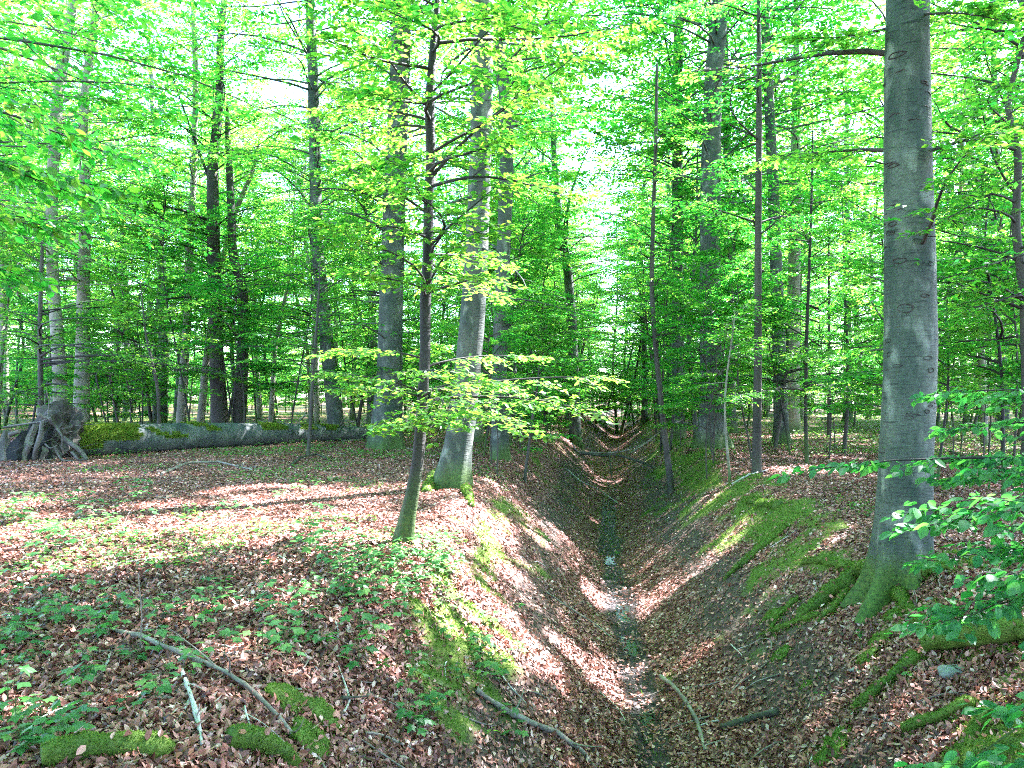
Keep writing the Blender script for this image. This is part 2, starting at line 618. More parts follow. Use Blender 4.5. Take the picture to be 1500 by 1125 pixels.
def boughs(g, P0, az, ln, pitch, S=9, T=5, K=4, leaf=.085, droop=.22, sec=.5, wood=1, wr=.010, tilt=.35, start=.2, lp=-.18):
    """flat layered sprays: L limbs, each with S side shoots, T twigs on each and K leaves on each twig"""
    fo = Foliage()
    P0 = np.asarray(P0, float)
    az, ln, pitch = (np.asarray(q, float) for q in (az, ln, pitch))
    L = len(az)
    ph = g.uniform(0, 6.28, L)
    dr = droop * g.uniform(.6, 1.4, L)

    def limb(sv):
        hx = sv * ln[:, None]
        lat = .09 * ln[:, None] * (np.sin(sv * 4.5 + ph[:, None]) - np.sin(ph)[:, None])
        z = ln[:, None] * (np.tan(pitch)[:, None] * sv - dr[:, None] * sv ** 2)
        ca, sa = np.cos(az)[:, None], np.sin(az)[:, None]
        return P0[:, None, :] + np.stack([hx * ca - lat * sa, hx * sa + lat * ca, z], -1)

    s_ = np.clip(np.linspace(start, 1, S)[None, :] + g.normal(0, .025, (L, S)), .05, 1)
    Ps = limb(s_)
    side = np.where(np.arange(S) % 2 == 0, 1, -1)[None, :] * np.where(g.random((L, 1)) < .5, 1, -1)
    azs = az[:, None] + side * (R(58) - R(30) * s_) * g.uniform(.75, 1.2, (L, S))
    azs[:, -1] = az + g.normal(0, .1, L)
    lns = ln[:, None] * sec * np.clip(1.12 - s_, .12, 1) ** .75 * g.uniform(.65, 1.15, (L, S))
    lns = np.maximum(lns, leaf * 2.6)
    slz = g.normal(-.06, .13, (L, S))
    t_ = np.clip(np.linspace(.12, 1, T)[None, None, :] + g.normal(0, .03, (L, S, T)), .03, 1)

    def shoot(tv):
        d = np.stack([np.cos(azs), np.sin(azs)], -1)[:, :, None, :]
        q = tv * lns[:, :, None]
        z = lns[:, :, None] * (slz[:, :, None] * tv - .16 * tv ** 2)
        return Ps[:, :, None, :] + np.concatenate([d * q[..., None], z[..., None]], -1)

    Pt = shoot(t_)
    side2 = np.where(np.arange(T) % 2 == 0, 1, -1)[None, None, :]
    azt = azs[:, :, None] + side2 * R(46) * g.uniform(.6, 1.25, (L, S, T))
    azt[:, :, -1] = azs
    lnt = np.maximum(lns[:, :, None] * .42 * np.clip(1.15 - t_, .2, 1) * g.uniform(.7, 1.2, (L, S, T)), leaf * 1.3)
    zt = g.normal(-.05, .12, (L, S, T))
    k_ = np.linspace(.1, 1, K)[None, None, None, :] * np.ones((L, S, T, K))
    dt = np.stack([np.cos(azt), np.sin(azt), zt], -1)
    Pl = Pt[:, :, :, None, :] + dt[:, :, :, None, :] * (lnt[..., None] * k_)[..., None]
    side3 = np.where(np.arange(K) % 2 == 0, 1, -1)
    azl = azt[..., None] + side3 * R(50) * g.uniform(.5, 1.3, (L, S, T, K))
    azl[..., -1] = azt + g.normal(0, .3, (L, S, T))
    n = Pl.size // 3
    Pl = Pl.reshape(n, 3)
    azl = azl.reshape(n)
    pl = g.normal(lp, .28, n)
    D = np.stack([np.cos(azl) * np.cos(pl), np.sin(azl) * np.cos(pl), np.sin(pl)], -1)
    Nn = np.stack([g.normal(0, tilt, n), g.normal(0, tilt, n), np.ones(n)], -1)
    sz = leaf * (.55 + .7 * g.random(n) ** .8)
    fo.P.append(Pl + g.normal(0, .012, (n, 3)))
    fo.D.append(D)
    fo.N.append(Nn)
    fo.S.append(sz)
    if wood >= 1:
        sv = np.linspace(0, 1, 7)[None, :] * np.ones((L, 1))
        rr = wr * (ln[:, None] ** .8) * (1.08 - sv) + .002
        fo.wood.append((limb(sv), rr, 5))
    if wood >= 2:
        tv = np.linspace(0, 1, 3)[None, None, :] * np.ones((L, S, 1))
        q = shoot(tv).reshape(L * S, 3, 3)
        rr = np.array([[.45, .3, .12]]) * wr * np.clip(lns.reshape(-1, 1), .3, 2) + .0012
        fo.wood.append((q, rr, 3))
    if wood >= 3:
        q = np.stack([Pt, Pt + dt * lnt[..., None]], 3).reshape(-1, 2, 3)
        fo.wood.append((q, np.full((len(q), 2), .0016), 3))
    return fo


# sunlit patches on the floor and in the foliage: the canopy has holes there (filled further down)
LIT = []


def cull(fo, t_min=2.0, keep=1.0, g=rng):
    """leaves that stand in the sun's way to the lit patches are not there: holes in the canopy"""
    P, D, Nn, S = fo.leaves()
    ok = np.ones(len(P), bool)
    for c, r in LIT:
        w = P - c
        tt = w @ SDIR
        q = np.linalg.norm(w - tt[:, None] * SDIR, axis=1)
        rr = 1.15 * r * (.8 + .45 * vnoise(P[:, 0] * 1.7, P[:, 1] * 1.7 + P[:, 2]))
        ok &= ~((tt > t_min) & (q < rr))
    fo.P, fo.D, fo.N, fo.S = [P[ok]], [D[ok]], [Nn[ok]], [S[ok]]
    return fo


def foliage_mesh(name, fo, leafmat, woodmat, six=False, origin=(0, 0, 0)):
    P, D, Nn, S = fo.leaves()
    V, F = leaf_verts(P - np.asarray(origin), D, Nn, S, six=six)
    Vs, Fs, mi, sm = [V], [F], [0], [False]
    base = len(V)
    for (Q, r, m) in fo.wood:
        v, f, c = tubes(Q - np.asarray(origin), r, m)
        Vs.append(v)
        Fs.append(f + base)
        mi.append(1)
        sm.append(True)
        base += len(v)
    return make_mesh(name, np.concatenate(Vs), Fs, [leafmat, woodmat], sm, mi)


def trunk_mesh(name, P, r, m, mat, flare=0.6, lobes=5, flare_h=.35, lump=.04, g=rng, fork=None):
    """a trunk along points P with radii r; foot flares into root lobes; P[0] below the ground"""
    P = np.asarray(P, float)
    r = np.asarray(r, float)
    n = len(P)
    T = unit(np.gradient(P, axis=0))
    A = unit(np.cross(T, np.array([[0.0, 1.0, 0.0]])))
    C = np.cross(A, T)
    th = np.linspace(0, 2 * np.pi, m, endpoint=False)
    h = np.maximum(P[:, 2] - P[0, 2] - .25, -.2)
    ph = g.uniform(0, 6.28)
    lob = np.clip(np.cos(lobes * th + ph) + .35 * np.cos(2 * th + ph * 2), -1, 2)
    fl = flare * np.exp(-h / flare_h)[:, None] * (.55 + .55 * lob[None, :])
    ridge = .025 * np.cos(lobes * th + ph)[None, :] * np.exp(-h / 2.5)[:, None]
    a = np.arange(n)[:, None]
    nz = vnoise(np.cos(th)[None, :] * 1.5 + 7 + 0 * a, np.sin(th)[None, :] * 1.5 + P[:, 2:3] * 1.4) - .5
    nz2 = vnoise(np.cos(th)[None, :] * 3 + 70 + 0 * a, np.sin(th)[None, :] * 3 + P[:, 2:3] * 5.5) - .5
    rr = r[:, None] * (1 + np.maximum(fl, 0) + ridge + lump * 2 * nz + lump * nz2)
    V = P[:, None, :] + rr[..., None] * (np.cos(th)[None, :, None] * A[:, None, :] + np.sin(th)[None, :, None] * C[:, None, :])
    V = V.reshape(-1, 3)
    i, j = np.meshgrid(np.arange(n - 1), np.arange(m), indexing='ij')
    a0 = i * m + j
    a1 = i * m + (j + 1) % m
    F = np.stack([a0, a1, a1 + m, a0 + m], -1).reshape(-1, 4)
    cap = np.array([(n - 1) * m + np.arange(m)])
    return make_mesh(name, V, [F, cap], [mat], [True, False])


def resample(P, r, step):
    P = np.asarray(P, float)
    seg = np.linalg.norm(np.diff(P, axis=0), axis=1)
    s = np.concatenate([[0], np.cumsum(seg)])
    n = max(4, int(s[-1] / step))
    q = np.linspace(0, s[-1], n)
    Q = np.stack([np.interp(q, s, P[:, k]) for k in range(3)], 1)
    for _ in range(2):
        Q[1:-1] = .25 * Q[:-2] + .5 * Q[1:-1] + .25 * Q[2:]
    return Q, np.interp(q, s, r)


# ------------------------------------------------------------------ ground
def build_ground():
    ys = [-14.0]
    while ys[-1] < 240:
        y = ys[-1]
        ys.append(y + np.clip(.045 + .0045 * max(0, y - 4) ** 1.35 + (.4 if y < 1 else 0), .045, 5))
    ys = np.array(ys)
    xs = [0.0]
    while xs[-1] < 170:
        x = xs[-1]
        xs.append(x + np.clip(.05 + .012 * max(0, x - 4) ** 1.4, .05, 6))
    xs = np.array(xs)
    xs = np.concatenate([-xs[::-1], xs[1:]])
    X, Y = np.meshgrid(xs, ys)
    Z = gz(X, Y) + moss_lump(X, Y)
    V = np.stack([X, Y, Z], -1).reshape(-1, 3)
    ny, nx = X.shape
    i, j = np.meshgrid(np.arange(ny - 1), np.arange(nx - 1), indexing='ij')
    a = i * nx + j
    F = np.stack([a, a + 1, a + nx + 1, a + nx], -1).reshape(-1, 4)
    me = make_mesh('ground', V, [F], [M['ground']], True)
    mo, gr = moss_mask(V[:, 0], V[:, 1])
    col = np.stack([np.clip(mo * .9 + gr * .55, 0, 1), soil_mask(V[:, 0], V[:, 1]), wet_mask(V[:, 0], V[:, 1]), np.ones(len(V))], 1).astype(np.float32)
    at = me.color_attributes.new('cover', 'FLOAT_COLOR', 'POINT')
    at.data.foreach_set('color', col.ravel())
    print('ground verts', len(V))
    return link('ground', me, kind='structure')


build_ground()

# trickle of dark water in the bed of the ditch: a few puddles, each a flat sheet
yy = np.arange(5.5, 26, .08)
cx = xc(yy) + .10 * (vnoise(yy * 1.3, 4) - .5)
wv, wf = [], []
half = .03 + .09 * np.clip(vnoise(yy * .9, 2.2) * 2 - .7, 0, 1)
hz = gz(cx, yy)
from_ = np.minimum.reduce([np.roll(hz, k) for k in range(-3, 4)])
wz = from_ + .022
base = 0
sect = ((yy > 7) & (yy < 9)) | ((yy > 10.2) & (yy < 11.2)) | ((yy > 11.7) & (yy < 12.8)) | ((yy > 15.6) & (yy < 16.5))
half = np.where(sect, half * .6 + .01 + .06 * vnoise(yy * 2.7, 7.7), 0)
cx = cx + .05 * (vnoise(yy * 2.3, 12) - .5)
n = len(yy)
V = np.concatenate([np.stack([cx - half, yy, wz - .08 * (half == 0)], 1), np.stack([cx + half, yy, wz - .08 * (half == 0)], 1)])
i_ = np.arange(n - 1)
i_ = i_[(half[:-1] > 0) | (half[1:] > 0)]
F = np.stack([i_, i_ + n, i_ + n + 1, i_ + 1], 1)
link('water', make_mesh('water', V, [F], [M['water']], True), kind='structure')


# ------------------------------------------------------------------ lit patches (photo pixel, radius in metres)
def lit(u, v, r):
    LIT.append((hit(u, v)[0], r))


for u, v, r in [(350, 715, .30), (400, 712, .28), (310, 722, .2), (540, 745, .22), (640, 790, .28), (700, 770, .30), (660, 755, .3), (575, 830, .16), (600, 850, .16),
                (640, 905, .2), (660, 830, .28), (720, 800, .25), (770, 830, .2), (745, 770, .25), (790, 790, .3), (690, 880, .13), (630, 940, .12), (850, 965, .28), (900, 990, .30), (880, 1000, .26), (830, 950, .25), (925, 1025, .2),
                (960, 815, .34), (990, 795, .34), (930, 828, .3), (1000, 860, .16), (1030, 840, .16), (1120, 880, .14), (1160, 845, .14), (1200, 808, .16), (1090, 905, .12), (1230, 775, .16), (1140, 862, .14), (1180, 826, .14), (1215, 790, .14),
                (1180, 690, .6), (1130, 693, .6), (1230, 680, .8), (1200, 665, 1.0), (1260, 655, 1.2), (1150, 668, .9), (1240, 640, 1.6), (1170, 640, 1.2), (1060, 712, .2), (1030, 745, .25), (110, 883, .14), (420, 890, .12), (440, 900, .1), (20, 790, .16), (1020, 960, .16), (990, 985, .14),
                (860, 755, .25), (900, 745, .3), (905, 660, .5), (905, 690, .4), (620, 720, .25), (1480, 655, .8), (1400, 660, .6), (690, 700, .4), (760, 720, .3), (560, 1060, .10), (640, 1040, .09), (30, 650, .3),
                (950, 905, .2), (520, 775, .16), (0, 860, .2), (700, 1090, .1), (60, 832, .22), (250, 772, .14), (335, 955, .12), (30, 1035, .10), (540, 965, .12), (180, 1075, .09), (120, 890, .16), (430, 885, .16), (400, 1010, .08), (590, 1000, .12)]:
    lit(u, v, r)
for u, v, d, r in [(760, 575, 8.2, .30), (820, 585, 8.2, .3), (700, 600, 7.8, .2), (960, 480, 12, .35), (1050, 200, 10.5, .8), (1130, 180, 10.5, .8), (1090, 120, 11, .6), (1180, 230, 10.5, .5), (560, 170, 8.5, .5),
                   (1220, 585, 13, .5), (1240, 470, 14, .8), (150, 636, 21.0, .9), (990, 320, 14, .6), (400, 230, 14, .9), (330, 180, 14, .8), (850, 560, 8.4, .25), (560, 560, 8.4, .25), (480, 250, 12, .6), (1040, 590, 14, .4)]:
    LIT.append((pt(u, v, d), r))

KINDW = {}
# ------------------------------------------------------------------ tree builders
n_made = {}


def path3(px, depth, H=None, r=None):
    """trunk points from photo pixels at one depth; the first is the foot on the ground"""
    return np.array([pt(u, v, depth) for u, v in px])


def tree_px(name, label, px, wpx, mat, H, group=None, cat='tree', sides=14, flare=.5, lobes=5, depth=None, flare_h=.35, wander=.25, lump=.04, thin_top=.25, parts=True):
    """px: foot .. upper trunk in photo pixels, wpx: widths there; returns (empty, points, radii, base)"""
    if depth is None:
        foot, d = hit(*px[0])
    else:
        d = depth
        foot = pt(px[0][0], px[0][1], d)
        foot[2] = gz(foot[0], foot[1])
    fwd = unit(ray(750, 562))
    P = [foot]
    rad = [wpx[0] * d / FPX / 2]
    for k, (u, v) in enumerate(px[1:], 1):
        q = pt(u, v, d)
        q = q + fwd * wander * (vnoise(k * 1.7, foot[0] * 3) - .5) * k * .5
        P.append(q)
        rad.append(wpx[k] * d / FPX / 2)
    P = np.array(P)
    rad = np.array(rad)
    if P[-1][2] < H:
        up = unit(P[-1] - P[-2])
        up = unit(up * .5 + np.array([0, 0, 1.0]) * .7)
        L = (H - P[-1][2])
        add = np.array([P[-1] + up * L * f for f in (.25, .5, .75, 1)])
        P = np.concatenate([P, add])
        rad = np.concatenate([rad, rad[-1] * np.array([.85, .68, .48, thin_top])])
    P = np.concatenate([[P[0] - np.array([0, 0, .35])], P])
    rad = np.concatenate([[rad[0]], rad])
    Q, rr = resample(P, rad, .12 if d < 12 else .22)
    e = empty(name, label, cat, foot, group)
    me = trunk_mesh('trunk', Q - foot, rr, sides, mat, flare, lobes, flare_h, lump)
    t = link('trunk', me, e)
    return e, Q, rr, foot


def at_z(Q, z):
    return np.array([np.interp(z, Q[:, 2], Q[:, k]) for k in range(3)])


def crown_on(Q, z0, z1, nl, lmax, lmin, g, leaf, pitch=(.25, .15), wood=1, S=9, T=5, K=4, sec=.5, droop=.22, shape=.35, wr=.011, az_bias=None):
    """limbs up a trunk from z0 to z1; longest at share `shape` of the height"""
    f = np.sort(g.random(nl))
    z = z0 + (z1 - z0) * f
    P0 = np.stack([at_z(Q, q) for q in z])
    az = g.uniform(0, 2 * np.pi, nl) if az_bias is None else az_bias + g.normal(0, .8, nl)
    prof = np.where(f < shape, .65 + .35 * f / shape, 1 - (f - shape) / (1 - shape) * .75)
    ln = (lmin + (lmax - lmin) * prof) * g.uniform(.7, 1.15, nl)
    pi = g.normal(pitch[0], pitch[1], nl) + .5 * f ** 2
    return boughs(g, P0, az, ln, pi, S, T, K, leaf, droop, sec, wood, wr)


def limb_to(start, end, droop):
    v = np.asarray(end) - np.asarray(start)
    ln = math.hypot(v[0], v[1])
    return math.atan2(v[1], v[0]), ln, math.atan(v[2] / ln + droop)


def to_limbs(g, pairs, droop=.2, **kw):
    """boughs from given starts to given ends"""
    q = [limb_to(a, b, droop) for a, b in pairs]
    return boughs(g, [a for a, b in pairs], [w[0] for w in q], [w[1] for w in q], [w[2] for w in q], droop=droop, **kw)


def add_crown(e, fo, leafmat, woodmat, six=False, name='crown'):
    o = link(name, foliage_mesh(name, fo, leafmat, woodmat, six, np.array(e.location)), e)
    o['kind'] = 'stuff'
    return o


LEAFM = []


def leaf_variants(mat, out):
    for k in range(4):
        g = np.random.default_rng(50 + k)
        rows = 5
        t = np.array([0, .12, .3, .55, .8, 1.0])
        w = np.array([0.02, .55, .95, 1.0, .55, 0.0]) * .31
        V, F = [], []
        curl = g.uniform(-.12, .05)
        for i in range(6):
            x = t[i]
            zc = curl * x * x
            for sgn in (-1, 0, 1):
                V.append((x, sgn * w[i] * (1 + .06 * g.normal()), zc + abs(sgn) * w[i] * .22 + .012 * g.normal() * abs(sgn)))
        for i in range(5):
            for c in range(2):
                a = i * 3 + c
                F.append((a, a + 1, a + 4, a + 3))
        out.append(make_mesh('leaf', np.array(V), [np.array(F)], [M[mat]], True))


LEAFF = []
leaf_variants('leaf', LEAFM)
leaf_variants('leaf_fresh', LEAFF)


def leaf_parts(parent, fo, n=300, kinds=None):
    kinds = kinds or LEAFM
    """the n leaves nearest the camera become parts of their own; the rest stays"""
    P, D, Nn, S = fo.leaves()
    d = depth_of(P)
    u, v = to_px(P)
    vis = (d > .5) & (u > -30) & (u < 1530) & (v > -30) & (v < 1150)
    score = np.where(vis, S / np.maximum(d, .5), 0)
    idx = np.argsort(-score)[:n]
    idx = idx[score[idx] > 0]
    off = np.array(parent.location)
    Dn = unit(D)
    Sd = unit(np.cross(Nn, Dn))
    U = np.cross(Dn, Sd)
    for i in idx:
        o = bpy.data.objects.new('leaf', kinds[int(i) % len(kinds)])
        scene.collection.objects.link(o)
        o.parent = parent
        s = S[i]
        mm = Matrix(((Dn[i][0] * s, Sd[i][0] * s, U[i][0] * s, P[i][0] - off[0]), (Dn[i][1] * s, Sd[i][1] * s, U[i][1] * s, P[i][1] - off[1]),
                     (Dn[i][2] * s, Sd[i][2] * s, U[i][2] * s, P[i][2] - off[2]), (0, 0, 0, 1)))
        o.matrix_local = mm
    keep = np.ones(len(P), bool)
    keep[idx] = False
    fo.P, fo.D, fo.N, fo.S = [P[keep]], [D[keep]], [Nn[keep]], [S[keep]]
    return fo


#### TREES
HOLES = []          # (x, y) of hero feet, so that scattered trees keep away


def hero(name, label, px, w, mat, H, crown=None, leafmat='leaf', explicit=None, cat='tree', group=None, seed=1, n_parts=0, six=False, do_cull=True, **kw):
    g = np.random.default_rng(seed)
    e, Q, rr, foot = tree_px(name, label, px, w, M[mat], H, group, cat, **kw)
    HOLES.append(foot[:2])
    fo = Foliage()
    for c in crown or []:
        fo.add(crown_on(Q, g=g, **c))
    if explicit:
        for ex in explicit:
            kk = dict(S=9, T=5, K=4, leaf=.085, wood=2, droop=.18, wr=.010)
            kk.update(ex.get('kw', {}))
            pairs = []
            for (zs, u, v, d) in ex['to']:
                pairs.append((at_z(Q, zs), pt(u, v, d)))
            fo.add(to_limbs(g, pairs, **kk))
    if fo.P:
        if do_cull and cat != 'sapling':
            cull(fo)
        if n_parts:
            leaf_parts(e, fo, n_parts)
        add_crown(e, fo, M[leafmat], M['bark_young' if mat == 'bark_dark' else mat], six)
    return e, Q, rr, foot


TALL = dict(z0=9.5, z1=22, nl=70, lmax=5.0, lmin=2.0, leaf=.17, S=10, T=6, K=4, shape=.3)
MID = dict(z0=3.2, z1=9.5, nl=30, lmax=2.9, lmin=1.3, leaf=.095, S=11, T=6, K=5, shape=.5)

# the big smooth beech on the bank
big, bigQ, bigR, bigFoot = hero('beech_tree', 'stout smooth grey beech with mossy spreading roots on the ditch bank', [(1318, 848), (1326, 700), (1333, 500), (1331, 300), (1328, 120), (1327, 0)],
                                [70, 71, 70, 66, 62, 58], 'bark_big', 23, [dict(TALL, nl=50)], seed=11, sides=40, flare=.72, lobes=6, flare_h=.30, wander=.05, lump=.03, do_cull=True)
# two leafy limbs of it that show
g = np.random.default_rng(12)
fo = to_limbs(g, [(at_z(bigQ, 4.2), pt(1120, 215, 9.0)), (at_z(bigQ, 4.15), pt(1490, 175, 6.9)), (at_z(bigQ, 3.1), pt(1480, 215, 6.4)), (at_z(bigQ, 5.2), pt(1010, 90, 9.5)), (at_z(bigQ, 5.5), pt(1180, 60, 8)), (at_z(bigQ, 5.6), pt(1480, 40, 7.0)), (at_z(bigQ, 6.4), pt(1250, -60, 6.3)), (at_z(bigQ, 6.2), pt(1450, -90, 6))],
              droop=.15, S=12, T=6, K=5, leaf=.085, wood=3, wr=.016, sec=.42)
add_crown(big, cull(fo), M['leaf'], M['bark_dark'], name='leafy_limb')

# branch scars on the smooth bark: brow-shaped ridges
scar_m = M['bark_dark']
g = np.random.default_rng(5)
vview = unit((CAM - bigFoot) * np.array([1, 1, 0]))
sidev = np.array([-vview[1], vview[0], 0])
for k in range(46):
    z = .9 + 4.6 * g.random()
    a = g.uniform(-1.35, 1.35)
    c = at_z(bigQ, z)
    r_ = np.interp(z, bigQ[:, 2], bigR)
    wv_ = g.uniform(.025, .075) * (1.2 if abs(a) < .7 else .8)
    hv_ = wv_ * g.uniform(.25, .6)
    arc = g.random() < .55
    th = np.linspace(R(15), R(165), 11) if arc else np.linspace(0, 2 * np.pi, 15)
    aa = a + np.cos(th) * wv_ / r_ * (1 + .12 * g.normal(size=len(th)) * .5)
    zz = z + np.sin(th) * hv_ * (1 + .15 * g.normal(size=len(th))) - (hv_ * .6 if arc else 0)
    q = np.array([np.append((at_z(bigQ, z2)[:2] + (vview * math.cos(a2) + sidev * math.sin(a2))[:2] * (r_ * 1.012)), z2) for a2, z2 in zip(aa, zz)])
    rad = np.full(len(th), .0045) * g.uniform(.6, 1.5)
    if arc:
        rad = rad * np.sin(np.linspace(.25, 2.9, len(th)))
    v_, f_, c_ = tubes((q - bigFoot)[None], rad[None], 5)
    link('branch_scar', make_mesh('branch_scar', v_, [f_, c_], [scar_m], True), big)

# mossy surface roots of the big beech (parts)
tufts = []          # (points on wood, normals) that carry moss blades


def root_along(parent, pxs, w0, w1, lift=.02, name='root', mat='moss_wood', sink=0.0, moss=True):
    P = []
    for (u, v) in pxs:
        h_, _ = hit(u, v)
        P.append(h_)
    P = np.array(P)
    rad = np.linspace(w0, w1, len(P)) / 2
    Q, rr = resample(P, rad, .05)
    Q[:, 2] = gz(Q[:, 0], Q[:, 1]) + rr * .35 + lift
    Q[-1, 2] -= .05
    rr = rr * (.62 + .85 * vnoise(np.arange(len(rr)) * .28, w0 * 99 + Q[0, 0]))
    off = np.array(parent.location) if parent is not None else Q[0]
    v_, f_, c_ = tubes((Q - off)[None], rr[None], 10)
    nz = vnoise(v_[:, 0] * 14, v_[:, 1] * 14 + v_[:, 2] * 11) - .5
    v_ += unit(v_ - np.repeat(Q - off, 10, axis=0)) * (nz * w0 * .35)[:, None]
    o = link(name, make_mesh(name, v_, [f_, c_], [M[mat]], True), parent)
    if moss:
        nn = unit(v_ - np.repeat(Q - off, 10, axis=0))
        tufts.append((v_ + off, nn, f_))
    return o, Q


for pxs, a, b in [([(1290, 840), (1255, 850), (1215, 880), (1170, 908)], .24, .06), ([(1300, 850), (1290, 875), (1278, 900)], .26, .10), ([(1285, 842), (1250, 838), (1205, 826), (1175, 826)], .17, .05),
                  ([(1345, 850), (1375, 835), (1400, 838)], .16, .06), ([(1240, 870), (1210, 905), (1195, 915)], .07, .03), ([(1300, 862), (1320, 880), (1335, 900)], .11, .05),
                  ([(1200, 905), (1150, 920), (1110, 935)], .05, .03), ([(1170, 880), (1140, 905), (1130, 925)], .05, .03)]:
    root_along(big, pxs, a, b)

# the kinked dark sapling on the rim and its layered sprays
t1, t1Q, t1R, t1F = hero('young_beech', 'kinked dark young beech with layered leafy sprays at the rim of the ditch', [(590, 794), (603, 730), (612, 680), (618, 600), (623, 520), (622, 440), (628, 365), (626, 300), (631, 230), (629, 150), (634, 75), (641, 0)],
                         [25, 20, 17, 15, 15, 16, 16, 15, 14, 15, 11, 10], 'bark_young', 10.5,
                         [dict(z0=2.6, z1=6.4, nl=14, lmax=1.9, lmin=.9, leaf=.078, wood=3, S=9, T=6, K=4, pitch=(.25, .2), wr=.013), dict(z0=6.5, z1=10.3, nl=14, lmax=2.0, lmin=.8, leaf=.11, wood=1)],
                         explicit=[dict(to=[(1.75, 490, 548, 8.6), (1.7, 520, 580, 8.0), (1.45, 545, 640, 8.1), (1.5, 690, 640, 7.6), (1.7, 745, 560, 8.2), (1.75, 885, 572, 8.6), (1.65, 850, 605, 8.0),
                                            (2.1, 640, 500, 9.9), (2.05, 770, 520, 9.7), (1.6, 720, 600, 7.3), (1.5, 800, 640, 7.9), (2.15, 480, 510, 9.2), (1.9, 690, 545, 7.6)],
                                        kw=dict(S=10, T=5, K=5, leaf=.076, wood=3, droop=.2, wr=.010, sec=.40)),
                                   dict(to=[(5.6, 470, 60, 7.6), (5.0, 650, 100, 7.0), (4.4, 690, 200, 7.4), (3.9, 470, 200, 8.4), (5.8, 590, 20, 7.3), (3.5, 640, 280, 7.2), (6.0, 700, 20, 7.6), (5.2, 520, 150, 7.4), (6.2, 780, 40, 8.2), (4.6, 760, 110, 8.0), (4.3, 860, 60, 8.8), (4.0, 545, 240, 7.8), (3.3, 720, 250, 8.2), (3.0, 730, 330, 8.3), (5.9, 930, 20, 9.3), (3.6, 480, 330, 8.2), (2.9, 540, 400, 7.8)],
                                        kw=dict(S=11, T=5, K=5, leaf=.086, wood=3, droop=.10, wr=.012, sec=.4))],
                         seed=21, n_parts=300, six=True, sides=16, flare=.75, lobes=4, flare_h=.16, wander=.04, lump=.09, do_cull=False)

# the leaning beech behind it, with the forked top
hero('beech_tree', 'leaning grey beech with a mossy foot right above the ditch behind the kinked sapling', [(660, 714), (672, 650), (684, 550), (694, 440), (701, 310), (705, 180), (707, 60), (708, 0)], [48, 40, 38, 36, 33, 32, 30, 29], 'bark_grey', 22,
     [dict(TALL), dict(MID, z0=7.5, z1=10, nl=8, leaf=.09)], explicit=[dict(to=[(6.5, 745, 130, 14.6), (5.4, 610, 330, 13), (4.5, 760, 420, 13)], kw=dict(wr=.022))], seed=31, sides=24, flare=.62, flare_h=.4, wander=.1)
hero('beech_tree', 'grey beech close behind the leaning beech, its top bent aside', [(734, 640), (731, 540), (736, 400), (742, 260), (742, 150), (728, 60), (716, 20)], [26, 22, 21, 21, 19, 17, 15], 'bark_grey', 21, [dict(TALL), dict(MID, z0=4, nl=14)], seed=32, depth=20, sides=18)
hero('beech_tree', 'thick pale-topped beech at the far end of the fallen trunk', [(566, 655), (570, 560), (573, 450), (578, 280), (584, 130), (590, 0)], [46, 37, 35, 32, 29, 26], 'bark_grey', 25, [dict(TALL, z0=13), dict(MID, z0=3, z1=14, nl=36, lmax=3.9)], seed=33, depth=24, sides=22, flare=.5, flare_h=.6)
hero('beech_tree', 'slim sunflecked beech rising behind the fallen trunk', [(494, 632), (486, 560), (474, 470), (464, 350), (459, 200), (456, 80), (455, 0)], [24, 22, 20, 18, 17, 15, 13], 'bark_grey', 24, [dict(TALL, z0=9), dict(MID, z0=4, z1=13, nl=34, lmax=3.8)], seed=34, depth=28, sides=14)
hero('dark_tree', 'straight dark trunk forking high up, just behind the fallen log', [(323, 626), (317, 520), (314, 420), (311, 330), (309, 240), (318, 150), (323, 60), (326, 0)], [23, 20, 19, 18, 16, 12, 10, 9], 'bark_dark', 17, [dict(MID, z0=3.5, z1=16, nl=60, lmax=4.0, leaf=.12, wood=2)], seed=35, depth=29, sides=14, lump=.07,
     explicit=[dict(to=[(9.5, 220, 30, 28), (8.2, 180, 300, 27.5), (10, 300, 60, 28)], kw=dict(wr=.03, leaf=.11))])
hero('dark_tree', 'crooked dark trunk beside the straight forking one', [(348, 624), (354, 540), (357, 470), (355, 420), (344, 380), (340, 300), (332, 200)], [20, 17, 15, 14, 13, 11, 9], 'bark_dark', 13, [dict(MID, z0=4, z1=13, nl=24, leaf=.11)], seed=36, depth=29.5, sides=12, lump=.07)
hero('slender_tree', 'slender pale tree with a mossy foot, leaning over a little', [(264, 612), (270, 520), (275, 440), (277, 360), (283, 260), (290, 120), (286, 0)], [14, 12, 12, 11, 9, 8, 7], 'bark_pale', 18, [dict(MID, z0=5, z1=18, nl=44, lmax=3.8, leaf=.12)], seed=37, depth=30, sides=10)
hero('slender_tree', 'thin leaning tree with a mossy foot and bowed stem', [(293, 604), (300, 540), (306, 490), (322, 400), (340, 320), (375, 250)], [11, 10, 10, 9, 8, 6], 'bark_pale', 12, [dict(MID, z0=5, z1=12, nl=16, leaf=.12)], seed=38, depth=31, sides=10)
hero('pale_tree', 'pale trunk right behind the torn root plate, mossy low down', [(92, 618), (86, 520), (78, 400), (74, 290), (80, 150), (92, 60), (104, 0)], [21, 18, 16, 16, 16, 14, 12], 'bark_pale', 20, [dict(MID, z0=4, z1=18, nl=60, lmax=3.9, leaf=.12)], seed=39, depth=25, sides=14)
